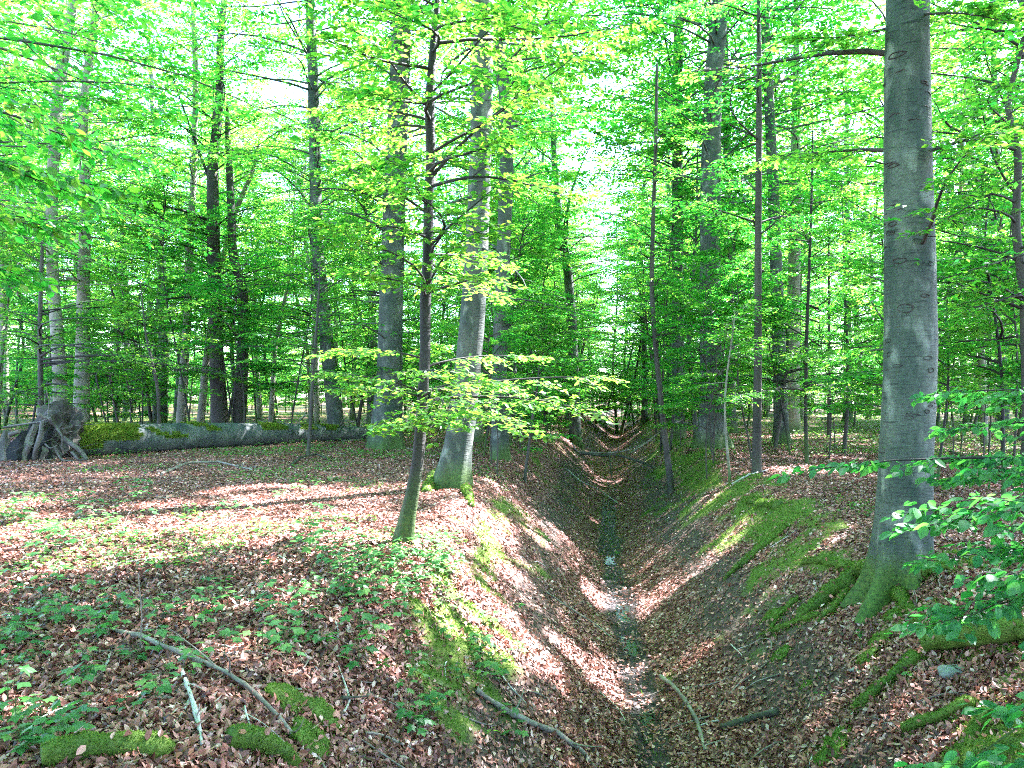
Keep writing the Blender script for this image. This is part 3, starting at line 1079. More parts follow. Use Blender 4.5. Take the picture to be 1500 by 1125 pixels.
hero('pale_tree', 'straight pale trunk standing where the fallen trunk begins', [(118, 622), (121, 520), (124, 400), (126, 300), (124, 180), (133, 80), (145, 0)], [23, 20, 17, 15, 13, 12, 11], 'bark_pale', 20, [dict(MID, z0=5, z1=18, nl=56, lmax=3.9, leaf=.12)], seed=40, depth=27, sides=14)
hero('grey_tree', 'grey tree that forks low beside the far ditch', [(843, 650), (841, 560), (838, 470), (832, 400), (820, 330), (812, 240)], [18, 15, 14, 13, 11, 9], 'bark_grey', 22, [dict(MID, z0=3.5, z1=18, nl=52, lmax=4.4, leaf=.11)], seed=41, sides=14, explicit=[dict(to=[(7, 850, 290, 33), (8, 870, 200, 33)], kw=dict(wr=.04, leaf=.11))])
hero('beech_tree', 'broad pale beech forking into three limbs above mossy buttress roots', [(1042, 638), (1041, 560), (1039, 430), (1041, 260), (1044, 120), (1050, 45), (1052, 0)], [36, 31, 30, 29, 25, 26, 16], 'bark_grey', 22, [dict(TALL, z0=11), dict(MID, z0=6, z1=12, nl=24, lmax=4.2)], seed=42, depth=24, sides=22, flare=.9, flare_h=.5,
     explicit=[dict(to=[(12.5, 1020, -40, 24), (12.4, 1085, -30, 24)], kw=dict(wr=.05))])
hero('beech_tree', 'plain grey beech beyond the ditch next to the broad forking beech', [(993, 612), (993, 480), (992, 300), (992, 120), (994, 0)], [19, 17, 16, 15, 13], 'bark_grey', 22, [dict(TALL, z0=10), dict(MID, z0=5, z1=12, nl=26, lmax=4.4)], seed=43, depth=30, sides=14)
hero('pole_tree', 'black straight pole-like stem on the sunny bank top', [(1108, 693), (1109, 600), (1110, 500), (1108, 350), (1108, 200), (1110, 70)], [14, 12, 11, 10, 9, 7], 'bark_dark', 12, [dict(MID, z0=4.3, z1=11.5, nl=20, lmax=2.2, leaf=.085, wood=2)], seed=44, sides=10, flare=.35, flare_h=.12)
hero('sapling', 'thin dark sapling leaning on the mossy ditch slope', [(984, 722), (977, 660), (969, 595), (960, 500), (956, 420), (957, 330), (961, 200), (964, 90)], [10, 9, 8, 7, 7, 6, 5, 4], 'bark_dark', 9.5,
     [dict(z0=1.4, z1=4.8, nl=16, lmax=1.7, lmin=.9, leaf=.085, wood=2, S=9, T=5, K=4), dict(z0=4.8, z1=9, nl=16, lmax=1.6, lmin=.7, leaf=.09)], seed=45, n_parts=0, sides=8, flare=.3, flare_h=.1, cat='sapling')
hero('sapling', 'whitish bent little stem beside the black pole', [(1070, 706), (1064, 650), (1060, 590), (1066, 540), (1072, 480)], [4.5, 3.5, 3, 2.6, 2], 'bark_pale', 3.6, [dict(z0=1.4, z1=3.5, nl=9, lmax=1.1, lmin=.6, leaf=.08, wood=2)], seed=46, sides=8, flare=.3, flare_h=.08, cat='sapling')
hero('sapling', 'straight thin sapling standing in the sunlit leaves', [(1182, 679), (1181, 600), (1184, 480), (1186, 350), (1186, 240)], [6, 5, 5, 4, 3], 'bark_young', 8.5, [dict(z0=1.2, z1=8.2, nl=24, lmax=1.6, lmin=.8, leaf=.085, wood=2)], seed=47, sides=8, flare=.3, flare_h=.08, cat='sapling',
     explicit=[dict(to=[(1.9, 1250, 575, 16.5), (1.8, 1150, 590, 15.5)])])
hero('beech_tree', 'brownish trunk half hidden by leaves beyond the black pole', [(1160, 618), (1160, 500), (1163, 400), (1167, 280)], [22, 20, 18, 16], 'bark_pale', 20, [dict(TALL, z0=11), dict(MID, z0=5, nl=12)], seed=48, depth=33, sides=12)
hero('crooked_tree', 'crooked dark tree with rising branches beyond the stout beech', [(1506, 560), (1504, 440), (1492, 330), (1487, 230), (1478, 150), (1492, 40), (1498, 0)], [13, 12, 12, 10, 8, 7, 6], 'bark_dark', 10, [dict(MID, z0=3, z1=9.5, nl=30, lmax=2.6, leaf=.085, wood=2)], seed=49, depth=11.5, sides=10,
     explicit=[dict(to=[(4.7, 1410, 120, 11), (4.3, 1390, 300, 11), (3.2, 1400, 460, 10.5), (3.0, 1390, 400, 11)], kw=dict(wr=.016, S=11, T=6))])
hero('sapling', 'little sapling with a few sprays on the ditch slope under the kinked beech', [(768, 706), (774, 660), (780, 610), (788, 560)], [5, 4, 4, 3], 'bark_dark', 2.6, [dict(z0=.3, z1=2.0, nl=9, lmax=.9, lmin=.5, leaf=.082, wood=3, S=8, T=4, K=4)], seed=50, sides=7, flare=.3, flare_h=.06, n_parts=120, six=True, cat='sapling', do_cull=False)
hero('sapling', 'thin dark sapling in front of the fallen trunk', [(451, 668), (455, 620), (458, 560), (463, 490), (466, 420)], [6, 5, 5, 4, 3], 'bark_dark', 5.5, [dict(z0=1.3, z1=5.3, nl=15, lmax=1.7, lmin=.8, leaf=.09, wood=2)], seed=51, sides=8, flare=.3, flare_h=.08, cat='sapling')
hero('sapling', 'dark sapling spreading broad sprays above the torn root plate', [(62, 640), (58, 560), (57, 470), (58, 370)], [8, 7, 6, 5], 'bark_dark', 6.5, [dict(z0=1.3, z1=6.2, nl=24, lmax=2.3, lmin=1.2, leaf=.095, wood=2, S=10, T=5, K=5)], seed=52, depth=22.3, sides=8, cat='sapling',
     explicit=[dict(to=[(2.9, 160, 520, 19.5), (2.7, 230, 540, 20), (3.0, 20, 480, 19.5), (2.0, 110, 585, 20.5), (2.8, 250, 500, 21), (1.9, -20, 600, 20.5), (2.6, 330, 560, 21.5), (3.4, 140, 470, 20)])])
hero('sapling', 'thin branching sapling left standing behind the log middle', [(233, 614), (232, 570), (224, 530), (215, 490)], [5, 5, 4, 3], 'bark_dark', 5, [dict(z0=1.5, z1=4.8, nl=13, lmax=1.8, lmin=.8, leaf=.1, wood=2)], seed=53, depth=22.5, sides=7, cat='sapling')
for k, (u, v, d, lab) in enumerate([(1214, 638, 30, 'thin sapling at the edge of the bright clearing'), (1236, 655, 22, 'slanting sapling among shaded leaves before the clearing'), (1293, 640, 30, 'thin dark sapling hugging the edge of the stout beech'), (1135, 655, 24, 'short slanting stub of a sapling behind the black pole')]):
    hero('sapling', lab, [(u, v), (u + (0, 6, 1, 12)[k], v - 60), (u + (1, 4, 0, 22)[k], v - 150), (u + 2, v - 260)], [6, 5, 4, 3], 'bark_dark', 8 if k != 3 else 4, [dict(z0=1.6, z1=7.6 if k != 3 else 3.8, nl=18, lmax=2.0, lmin=.9, leaf=.1, wood=2)], seed=60 + k, depth=d, sides=7, cat='sapling')

# young beeches whose boughs reach into the view from beside the camera
def side_beech(label, foot, H, boughs_px, seed, n_parts, group=None, leaf=.085, kinds=None, lm='leaf_fresh'):
    g = np.random.default_rng(seed)
    foot = np.array([foot[0], foot[1], float(gz(foot[0], foot[1]))])
    e = empty('young_beech', label, 'young tree', foot, group)
    P = np.array([foot + np.array([0, 0, -.3]), foot, foot + np.array([.02, .05, H * .35]), foot + np.array([-.05, .0, H * .7]), foot + np.array([.05, .1, H])])
    Q, rr = resample(P, np.array([.05, .045, .035, .025, .012]), .1)
    link('trunk', trunk_mesh('trunk', Q - foot, rr, 10, M['bark_young'], .4, 4, .08), e)
    fo = Foliage()
    for (zs, u, v, d, kw) in boughs_px:
        k2 = dict(S=12, T=5, K=5, leaf=leaf, wood=3, droop=.2, wr=.008, sec=.34, start=.3, tilt=.50, lp=-.5)
        k2.update(kw)
        fo.add(to_limbs(g, [(at_z(Q, foot[2] + zs), pt(u, v, d))], **k2))
    leaf_parts(e, fo, n_parts, kinds or LEAFF)
    add_crown(e, fo, M[lm], M['bark_young'], True)
    HOLES.append(foot[:2])
    return e


side_beech('low young beech reaching over the mossy bank with drooping leafy boughs', (3.9, 4.3), 2.6,
           [(1.15, 1195, 690, 4.9, dict(sec=.16)), (.95, 1352, 958, 3.8, dict(droop=.42, sec=.2)), (.95, 1400, 850, 4.0, dict(sec=.34)), (.75, 1425, 1030, 3.5, dict(droop=.4, sec=.2)), (1.2, 1375, 750, 4.4, dict(sec=.30)),
            (1.25, 1400, 790, 4.1, dict(sec=.42)), (1.15, 1410, 830, 4.2, dict(sec=.34)), (1.45, 1400, 700, 5.0, dict(sec=.34)), (1.6, 1420, 600, 5.6, dict(sec=.4)), (1.0, 1460, 840, 4.0, dict(sec=.4)), (1.35, 1430, 690, 4.9, dict(sec=.42)), (1.5, 1400, 640, 5.4, dict(sec=.42)), (.85, 1430, 900, 3.9, dict(sec=.3))], 71, 300, leaf=.074)
side_beech('young beech at the path edge dipping a leafy bough above the flat litter', (-4.3, 3.2), 4.2,
           [(3.1, 150, 300, 4.6, {}), (3.0, 90, 260, 4.3, {}), (2.8, 60, 330, 4.4, {}), (3.3, 170, 240, 5.2, {}), (2.6, 110, 310, 5.0, {}), (2.4, 30, 420, 5.2, {})], 72, 260, leaf=.070, kinds=LEAFM, lm='leaf')


# ------------------------------------------------------------------ canopy trees round about (their shade falls into the view)
def canopy_tree(x, y, seed, r=.24, label=None, limbs=()):
    g = np.random.default_rng(seed)
    foot = np.array([x, y, float(gz(x, y))])
    lean = g.normal(0, .25, 2)
    P = np.array([foot + np.array([0, 0, -.3]), foot, foot + np.array([lean[0], lean[1], 8]), foot + np.array([lean[0] * 2.4, lean[1] * 2.4, 16]), foot + np.array([lean[0] * 3, lean[1] * 3, 22])])
    Q, rr = resample(P, np.array([r, r, r * .8, r * .55, r * .2]), .3)
    e = empty('beech_tree', label or 'tall grey forest beech with its crown closing overhead', 'tree', foot, 'canopy beeches standing round the ditch')
    link('trunk', trunk_mesh('trunk', Q - foot, rr, 16, M['bark_grey'], .6, 5, .4), e)
    fo = crown_on(Q, g=g, **dict(TALL, nl=56, lmax=5.6, leaf=.26, z0=8.5, S=9, T=4, K=4))
    for (zs, u, v, d, kw) in limbs:
        k2 = dict(S=13, T=6, K=5, leaf=.085, wood=2, droop=.2, wr=.0055, sec=.40)
        k2.update(kw)
        fo.add(to_limbs(g, [(at_z(Q, zs), pt(u, v, d))], **k2))
    cull(fo)
    add_crown(e, fo, M['leaf'], M['bark_grey'])
    HOLES.append(foot[:2])


CAN = [(8.5, 4), (13.5, 9), (10.5, 14.5), (16.5, 16), (19, 9.5), (14, 2), (22, 19), (7.0, -4), (15, 24), (21, 28), (11, 32), (17.5, 38), (5.5, 27), (-8, 7), (-13, 13), (-11, 1), (-6, -6), (1.5, -8), (-17, 5), (-4.5, 33)]
CAN += [(4.8, 34), (12.2, 20.5), (25, 13), (26, 35), (-20, 20), (-25, 27), (-3.5, -2.5), (4, -13), (-10, -13), (12, -9), (28, 24), (13, 46)]
NEAR_LIMBS = {13: [(4.9, 330, 180, 9.5, {}), (5.6, 420, 240, 10.5, {}), (5.4, 250, 110, 9, {}), (6.2, 360, 60, 10, {}), (6.5, 200, 30, 9, {}), (4.2, 210, 240, 10, {}), (5.0, 140, 150, 8.5, {}), (4.4, 300, 330, 11.5, {}), (6.8, 480, 30, 11, {})],
              14: [(5.5, 260, 330, 15, {}), (6.5, 330, 260, 15.5, {}), (5.0, 200, 400, 15, {}), (6, 100, 330, 13.5, {})],
              0: [(5.2, 1420, 70, 8.5, {}), (4.6, 1400, 180, 8.5, {}), (4.2, 1430, 330, 8.2, {}), (5.6, 1400, 10, 9, {}), (3.2, 1410, 480, 8.6, {})],
              2: [(6.0, 1390, 240, 13.5, {}), (5.2, 1400, 380, 13, {}), (4.6, 1420, 480, 13, {}), (7.6, 1230, 60, 13, {}), (7.0, 1240, 200, 14, {}), (8.0, 1100, 20, 14, {}), (4.0, 1250, 400, 15, {})]}
for i, (x, y) in enumerate(CAN):
    canopy_tree(x, y, 400 + i, limbs=NEAR_LIMBS.get(i, ()), label={13: 'grey forest beech stretching long leafy limbs over the flat litter', 14: 'grey forest beech with leafy limbs hanging towards the fallen trunk', 0: 'grey forest beech with leafy limbs beside the stout beech', 2: 'grey forest beech behind the stout beech with broad leafy limbs'}.get(i))


# ------------------------------------------------------------------ the forest behind: a few kinds of tree, copied
SHADE_RING = [(-3.5, -5.5), (3.2, -5), (-6.5, -2.5), (6.2, -1), (-7.5, 2.2), (-4.5, -3), (4.5, -2.8), (-9.5, 0.5), (0, -10), (-9, -9), (8, -8), (5, -10), (-5, -11), (10, -3), (-11, -4), (2.5, -14), (-13, 4), (12.5, 4.5), (-3, -16)]  # unseen trees added behind and beside the camera to cut the front fill light


def proto(seed, H, z0, nl, lmax, r, leaf, mat, bend=.4, two=False):
    g = np.random.default_rng(seed)
    b = g.normal(0, bend, (4, 2))
    zz = np.array([-.5, 0, .3, .6, 1]) * H
    zz[0] = -.4
    P = np.array([[0, 0, zz[0]], [0, 0, 0], [*(b[0] * .6), zz[2]], [*(b[0] * .7 + b[1]), zz[3]], [*(b[0] + b[1] + b[2]), zz[4]]])
    Q, rr = resample(P, np.array([r, r, r * .8, r * .55, r * .15]), .4)
    me = trunk_mesh('trunk', Q, rr, 10, M[mat], .4, 4, .25, .06)
    fo = crown_on(Q, z0, H * .97, nl, lmax, lmax * .4, g, leaf, wood=1, S=11, T=6, K=5, shape=.4, wr=.013)
    mc = foliage_mesh('crown', fo, M['leaf'], M[mat])
    return me, mc


PROT = [proto(201, 11, 1.2, 38, 2.9, .07, .115, 'bark_dark', .5), proto(202, 13, 2.0, 38, 3.2, .10, .115, 'bark_grey', .3), proto(203, 9, .8, 34, 2.6, .05, .11, 'bark_dark', .6), proto(204, 15, 2.6, 42, 3.2, .13, .12, 'bark_pale', .4),
        proto(205, 12, 1.6, 38, 3.0, .09, .115, 'bark_young', .8), proto(206, 10, 1.0, 35, 2.8, .06, .11, 'bark_young', .5)]
for q_, w_ in zip(PROT, ('dark-stemmed', 'grey-stemmed', 'thin dark-stemmed', 'pale-stemmed', 'crooked brown-stemmed', 'slight brown-stemmed')):
    KINDW[q_[0].name] = w_
PTALL = [proto(211, 22, 6.5, 60, 4.6, .24, .17, 'bark_grey', .5), proto(212, 24, 9, 54, 4.8, .30, .17, 'bark_grey', .4), proto(213, 20, 6, 52, 4.2, .17, .16, 'bark_pale', .7)]
for q_, w_ in zip(PTALL, ('grey-trunked', 'thick grey-trunked', 'pale bent')):
    KINDW[q_[0].name] = w_
PSHRUB = [proto(221, 3.4, .3, 26, 1.7, .03, .10, 'bark_dark', .3), proto(222, 4.6, .5, 30, 1.9, .035, .10, 'bark_young', .4)]


def where(u):
    return 'behind the fallen trunk' if u < 540 else 'behind the leaning beech' if u < 830 else 'about the far ditch' if u < 1000 else 'past the broad forking beech' if u < 1290 else 'beyond the stout beech'


def place(p, foot, s, rz, name, label, cat, group):
    e = empty(name, label, cat, foot, group, rz)
    e.scale = (s, s, s)
    link('trunk', p[0], e)
    c = link('crown', p[1], e)
    c['kind'] = 'stuff'
    HOLES.append(foot[:2])


g = np.random.default_rng(99)


def scatter(n, d0, d1, prots, mind, name, label, cat, group, corridor=2.2, smin=.8, smax=1.15, dpow=1.0, umin=-160, umax=1660, ok=None):
    made = 0
    tries = 0
    while made < n and tries < n * 60:
        tries += 1
        d = d0 + (d1 - d0) * g.random() ** dpow
        u = g.uniform(umin, umax)
        P = pt(u, 575, d)
        x, y = P[0], P[1]
        if abs(x - xc(y)) < corridor + .02 * d:
            continue
        if ok is not None and not ok(u, d, x, y):
            continue
        h = np.array(HOLES)
        if np.min(np.hypot(h[:, 0] - x, h[:, 1] - y)) < mind:
            continue
        foot = np.array([x, y, float(gz(x, y))])
        k = int(g.integers(len(prots)))
        sc = g.uniform(smin, smax)
        wd = KINDW.get(prots[k][0].name, '')
        size = 'smaller' if sc < smin + .33 * (smax - smin) else 'larger' if sc > smin + .67 * (smax - smin) else 'middling'
        lab = f'{size} {wd} {label} {where(u)}' if '{' not in label else label.format(f'{size} {wd}'.strip(), where(u))
        place(prots[k], foot, sc, g.uniform(0, 6.28), name, ' '.join(lab.split()), cat, group)
        made += 1


clear_log = lambda u, d, x, y: (d > 31 or u > 640) and not (1060 < u < 1330 and d < 46)      # room for the log in view and for the sunny clearing
scatter(52, 25, 44, PROT, 2.2, 'understorey_tree', '{} understorey beech in the leafy middle distance {}', 'tree', 'understorey trees in the middle distance', corridor=1.9, smin=.7, ok=clear_log)
scatter(92, 42, 95, PROT, 2.2, 'forest_tree', '{} beech deep in the wood {}', 'tree', 'trees far back in the wood', corridor=.7, smin=.9, smax=1.4)
scatter(12, 58, 84, PROT, 1.4, 'forest_tree', '{} beech deep in the wood {}', 'tree', 'trees far back in the wood', corridor=-5, smin=.9, smax=1.4, umin=850, umax=960)
scatter(27, 26, 48, PTALL, 2.8, 'tall_beech', '{} tall beech in the middle distance {}', 'tree', 'tall beeches in the middle distance', corridor=2.2, smin=.85, smax=1.1, ok=clear_log)
scatter(22, 48, 72, PTALL, 3.2, 'tall_beech', '{} tall beech far back {}', 'tree', 'tall beeches far back in the wood', corridor=2, smin=.85, smax=1.15)
scatter(62, 31, 80, PSHRUB, 1.5, 'beech_shrub', '{} low leafy beech shrub far back {}', 'shrub', 'low shrubs far back in the wood', corridor=1.2, smin=.7, smax=1.3)
scatter(100, 95, 150, PROT + PTALL[:1], 3.0, 'distant_tree', '{} distant tree closing the view {}', 'tree', 'distant trees that close the view', corridor=0, smin=1.2, smax=1.8)
scatter(70, 28, 65, [(p[0], p[1]) for p in (proto(231, 14, 7, 12, 1.8, .055, .11, 'bark_dark', .5), proto(232, 12, 6, 10, 1.6, .045, .11, 'bark_young', .9))], 1.0, 'thin_tree', '{} thin bare-stemmed tree {}', 'tree', 'thin stems far back in the wood', corridor=1.6, ok=clear_log)
scatter(16, 28, 55, [(p[0], p[1]) for p in (proto(233, 13, 6, 10, 1.6, .05, .11, 'bark_dark', .5),)], .7, 'thin_tree', '{} thin bare stem lining the far ditch', 'tree', 'thin stems along the far ditch', corridor=1.3, umin=830, umax=990)
PSAP = [proto(241, 5.6, 1.3, 20, 1.6, .022, .085, 'bark_dark', .3), proto(242, 6.8, 1.7, 22, 1.8, .026, .085, 'bark_young', .35), proto(243, 4.6, 1.2, 16, 1.5, .018, .085, 'bark_dark', .25)]
scatter(22, 12.5, 26, PSAP, 1.2, 'beech_sapling', '{} slim beech sapling with airy level sprays {}', 'sapling', 'beech saplings beyond the ditch', corridor=2.7, umin=1000, umax=1560, smin=.8, smax=1.2, ok=lambda u, d, x, y: not (1050 < u < 1290 and d < 19))
scatter(12, 24, 31, PSAP, 1.0, 'beech_sapling', '{} slim beech sapling close {}', 'sapling', 'beech saplings behind the fallen trunk', umin=-40, umax=620, smin=1.0, smax=1.4, ok=lambda u, d, x, y: d > 25.5 or u < 60)
scatter(15, 16, 28, PSAP, 1.0, 'beech_sapling', '{} slim beech sapling near the ditch {}', 'sapling', 'beech saplings along the ditch', corridor=1.9, umin=700, umax=1050, smin=.8, smax=1.2)
scatter(3, 30, 42, PTALL, 2.0, 'tall_beech', '{} tall beech on the rim of the far ditch', 'tree', 'tall beeches along the far ditch', corridor=1.9, umin=800, umax=1010, smin=.9, smax=1.1)
scatter(7, 42, 90, PTALL, 2.2, 'tall_beech', '{} tall beech far back {}', 'tree', 'tall beeches far back in the wood', corridor=.6, umin=810, umax=1000, smin=.9, smax=1.15)
scatter(10, 34, 56, PROT, 1.4, 'understorey_tree', '{} understorey beech in the leafy middle distance {}', 'tree', 'understorey trees in the middle distance', corridor=1.5, umin=790, umax=1020)
scatter(14, 26, 48, PSHRUB, 1.0, 'beech_shrub', '{} low leafy beech shrub on the rim of the far ditch', 'shrub', 'low shrubs along the far ditch', corridor=1.7, umin=760, umax=1060, smin=.5, smax=.9)
scatter(75, 48, 84, PSHRUB, 1.5, 'beech_shrub', '{} low leafy beech shrub far back {}', 'shrub', 'low shrubs far back in the wood', corridor=-.6, smin=.9, smax=1.5)
scatter(100, 78, 135, PSHRUB, 1.5, 'beech_shrub', '{} low leafy beech shrub far back {}', 'shrub', 'low shrubs far back in the wood', corridor=-6, smin=1.2, smax=2.2)
for i, (x, y) in enumerate(SHADE_RING):
    place(PROT[i % len(PROT)], np.array([x, y, float(gz(x, y))]), .85 + .3 * ((i * 7) % 5) / 5, i * 1.3, 'understorey_tree', 'unseen low beech added round the viewpoint to block light from behind', 'tree', 'unseen beeches added to block front light')
print('objects after trees', len(bpy.data.objects))

#### FLOOR
def surf_points(V, Nn, F, n, g, w=None):
    A_ = np.linalg.norm(np.cross(V[F[:, 2]] - V[F[:, 0]], V[F[:, 3]] - V[F[:, 1]]), axis=1)
    if w is not None:
        A_ = A_ * w
    i = g.choice(len(F), n, p=A_ / A_.sum())
    a_, b_ = g.random((2, n, 1))
    f = F[i]
    mix4 = lambda Q: (Q[f[:, 0]] * (1 - a_) + Q[f[:, 1]] * a_) * (1 - b_) + (Q[f[:, 3]] * (1 - a_) + Q[f[:, 2]] * a_) * b_
    return mix4(V), unit(mix4(Nn))


# ------------------------------------------------------------------ the fallen trunk with its torn root plate
a = pt(92, 651, 20.5)
b = pt(548, 634, 29.0)
logP = np.array([a + (b - a) * f for f in np.linspace(0, 1, 8)])
lr_ = np.array([.47, .43, .41, .39, .37, .33, .28, .24])
logP[:, 2] = gz(logP[:, 0], logP[:, 1]) + lr_ * .93
fl_e = empty('fallen_tree', 'long fallen beech trunk with green moss at the thick end beside its torn root plate', 'fallen tree', (a[0], a[1], float(gz(a[0], a[1]))))
off = np.array(fl_e.location)
Q, rr = resample(logP, lr_, .12)
v_, f_, c_ = tubes((Q - off)[None], rr[None], 28)
nrm = unit(v_ - np.repeat(Q - off, 28, axis=0))
v_ = v_ + nrm * (.03 * (vnoise(v_[:, 0] * 1.2, v_[:, 1] * 1.5 + v_[:, 2] * 3) - .5) + .015 * (vnoise(v_[:, 0] * 6, v_[:, 1] * 6 + v_[:, 2] * 8) - .5))[:, None]
link('trunk', make_mesh('trunk', v_, [f_, c_], [M['bark_log']], [True, False]), fl_e)
top = v_ + off


g = np.random.default_rng(77)
fc = top[f_].mean(1)
fn = nrm[f_].mean(1)
frac = np.clip((fc - a) @ unit(b - a) / np.linalg.norm(b - a), 0, 1)
mk = ((fn[:, 2] > .05 - .5 * (frac < .08)) & (fbm(fc[:, 0] * 1.6, fc[:, 1] * 1.6 + fc[:, 2] * 3) > .30 + frac * 1.15)) | ((fn[:, 2] > .45) & (frac > .2) & (fbm(fc[:, 0] * 1.1 + 30, fc[:, 1] * 1.1) > .62))
p, nn = surf_points(top, nrm, f_[mk], 22000, g)
d = unit(nn + g.normal(0, 1.1, p.shape))
V, F = leaf_verts(p - off, d, np.cross(d, unit(g.normal(0, 1, p.shape))), (.05 * g.uniform(.4, 1.4, len(p))), wr=.5, fold=.1)
link('moss', make_mesh('moss', V, [F], [M['moss_log']]), fl_e, kind='stuff')
lt = [o for o in fl_e.children if o.name.startswith('trunk')][0].data
lt.materials.append(M['moss_wood'])
mi_ = np.zeros(len(lt.polygons), np.int32)
mi_[:len(f_)][mk] = 1
lt.polygons.foreach_set('material_index', mi_)

# the root plate: a torn disc of earth and rotten wood with roots curling out of it
axis = unit(a - b)
up = np.array([0, 0, 1.0])
side = unit(np.cross(axis, up))
cen = pt(86, 662, 20.25)
cen[2] = float(gz(cen[0], cen[1])) + .50
nu, nv = 40, 20
V = []
for i in range(nv + 1):
    ph = np.pi * i / nv
    for j in range(nu):
        th = 2 * np.pi * j / nu
        q = np.array([math.sin(ph) * math.cos(th), math.sin(ph) * math.sin(th), math.cos(ph)])
        n_ = vnoise(q[0] * 3.2 + 5, q[1] * 3.2 + q[2] * 3.1) * .6 + .45 * vnoise(q[0] * 8 + 5, q[1] * 8 + q[2] * 6.1)
        s = .45 + .75 * n_
        V.append((side * q[0] * .62 + up * q[1] * (.78 + .25 * (q[1] > 0))) * s + axis * q[2] * .38 * (1 + n_))
V = np.array(V) + cen
V[:, 2] = np.maximum(V[:, 2], gz(V[:, 0], V[:, 1]) - .1)
F = []
for i in range(nv):
    for j in range(nu):
        F.append((i * nu + j, i * nu + (j + 1) % nu, (i + 1) * nu + (j + 1) % nu, (i + 1) * nu + j))
link('root_plate', make_mesh('root_plate', V - off, [np.array(F)], [M['soil_root']], False), fl_e)
# hollow black remains of the rotten side
for k in range(13):
    th = g.uniform(0, 1)
    u0, v0 = 0 + k * 6 + g.uniform(-3, 3), 668 - k * 1.2
    base_ = pt(u0, v0 + 18, 18.9 + .06 * k)
    tip = pt(u0 + g.uniform(0, 26), 620 + g.uniform(-4, 26), 19.2 + .05 * k)
    base_[2] = gz(base_[0], base_[1]) - .05
    w_ = g.uniform(.10, .19)
    q = np.linspace(0, 1, 7)[:, None]
    C = base_ + (tip - base_) * q
    sd_ = unit(np.array([1, .3, 0]))
    e1 = C + sd_ * (w_ * (1 - .85 * q) * (1 + .25 * g.normal(size=(7, 1))))
    e2 = C - sd_ * (w_ * (1 - .85 * q) * (1 + .25 * g.normal(size=(7, 1))))
    th_ = np.array([0.05, .10, 0])
    V = np.concatenate([e1, e2, e2 + th_, e1 + th_])
    F = []
    for i in range(6):
        for s1, s2 in ((0, 7), (7, 14), (14, 21), (21, 0)):
            F.append((s1 + i, s1 + i + 1, s2 + i + 1, s2 + i))
    F += [(0, 7, 14, 21), (6, 13, 20, 27)]
    link('rotten_shell', make_mesh('rotten_shell', V - off, [np.array(F)], [M['char'] if k % 4 else M['root']]), fl_e)


def free_root(parent, P, w0, w1, mat='root', name='root', m=7):
    P = np.asarray(P, float)
    Q, r = resample(P, np.linspace(w0, w1, len(P)) / 2, .05)
    o_ = np.array(parent.location)
    v, f, c = tubes((Q - o_)[None], r[None], m)
    return link(name, make_mesh(name, v, [f, c], [M[mat]], [True, False]), parent)


# large curling roots seen in the photograph
for pxs, d, w0, w1 in [([(92, 642), (112, 655), (124, 668), (127, 682), (120, 700)], 19.6, .14, .08), ([(105, 662), (116, 675), (120, 690), (118, 698)], 19.4, .08, .04), ([(62, 617), (60, 635), (54, 655), (50, 685)], 19.3, .10, .14),
                       ([(70, 612), (72, 590), (68, 572)], 19.8, .05, .02), ([(5, 626), (30, 622), (60, 618), (74, 612)], 19.6, .06, .04), ([(26, 690), (38, 665), (44, 650)], 19.2, .16, .13), ([(14, 637), (28, 632)], 19.2, .12, .10),
                       ([(72, 612), (82, 625), (92, 640), (90, 660)], 19.5, .09, .04), ([(56, 606), (64, 612), (76, 612)], 19.6, .10, .06), ([(80, 655), (90, 680), (108, 702)], 19.3, .07, .03), ([(66, 650), (74, 658), (84, 652)], 19.2, .05, .02)]:
    P = [pt(u, v, d + g.normal(0, .06)) for u, v in pxs]
    for q in P:
        q[2] = max(q[2], gz(q[0], q[1]) + .02)
    free_root(fl_e, P, w0, w1)
for k in range(64):
    th = g.uniform(0, 2 * np.pi)
    r0 = g.uniform(.2, .6)
    p0 = cen + (side * math.cos(th) + up * math.sin(th)) * r0 + axis * g.uniform(-.25, .35)
    dv = (side * math.cos(th) + up * math.sin(th)) * g.uniform(.4, .9) + axis * g.uniform(-.3, .7)
    P = [p0]
    for s in range(4):
        dv = dv + g.normal(0, .38, 3) + np.array([0, 0, -.12])
        p = P[-1] + dv * .22
        p[2] = max(p[2], float(gz(p[0], p[1])) + .01)
        P.append(p)
    free_root(fl_e, P, g.uniform(.010, .034), .006, m=5)

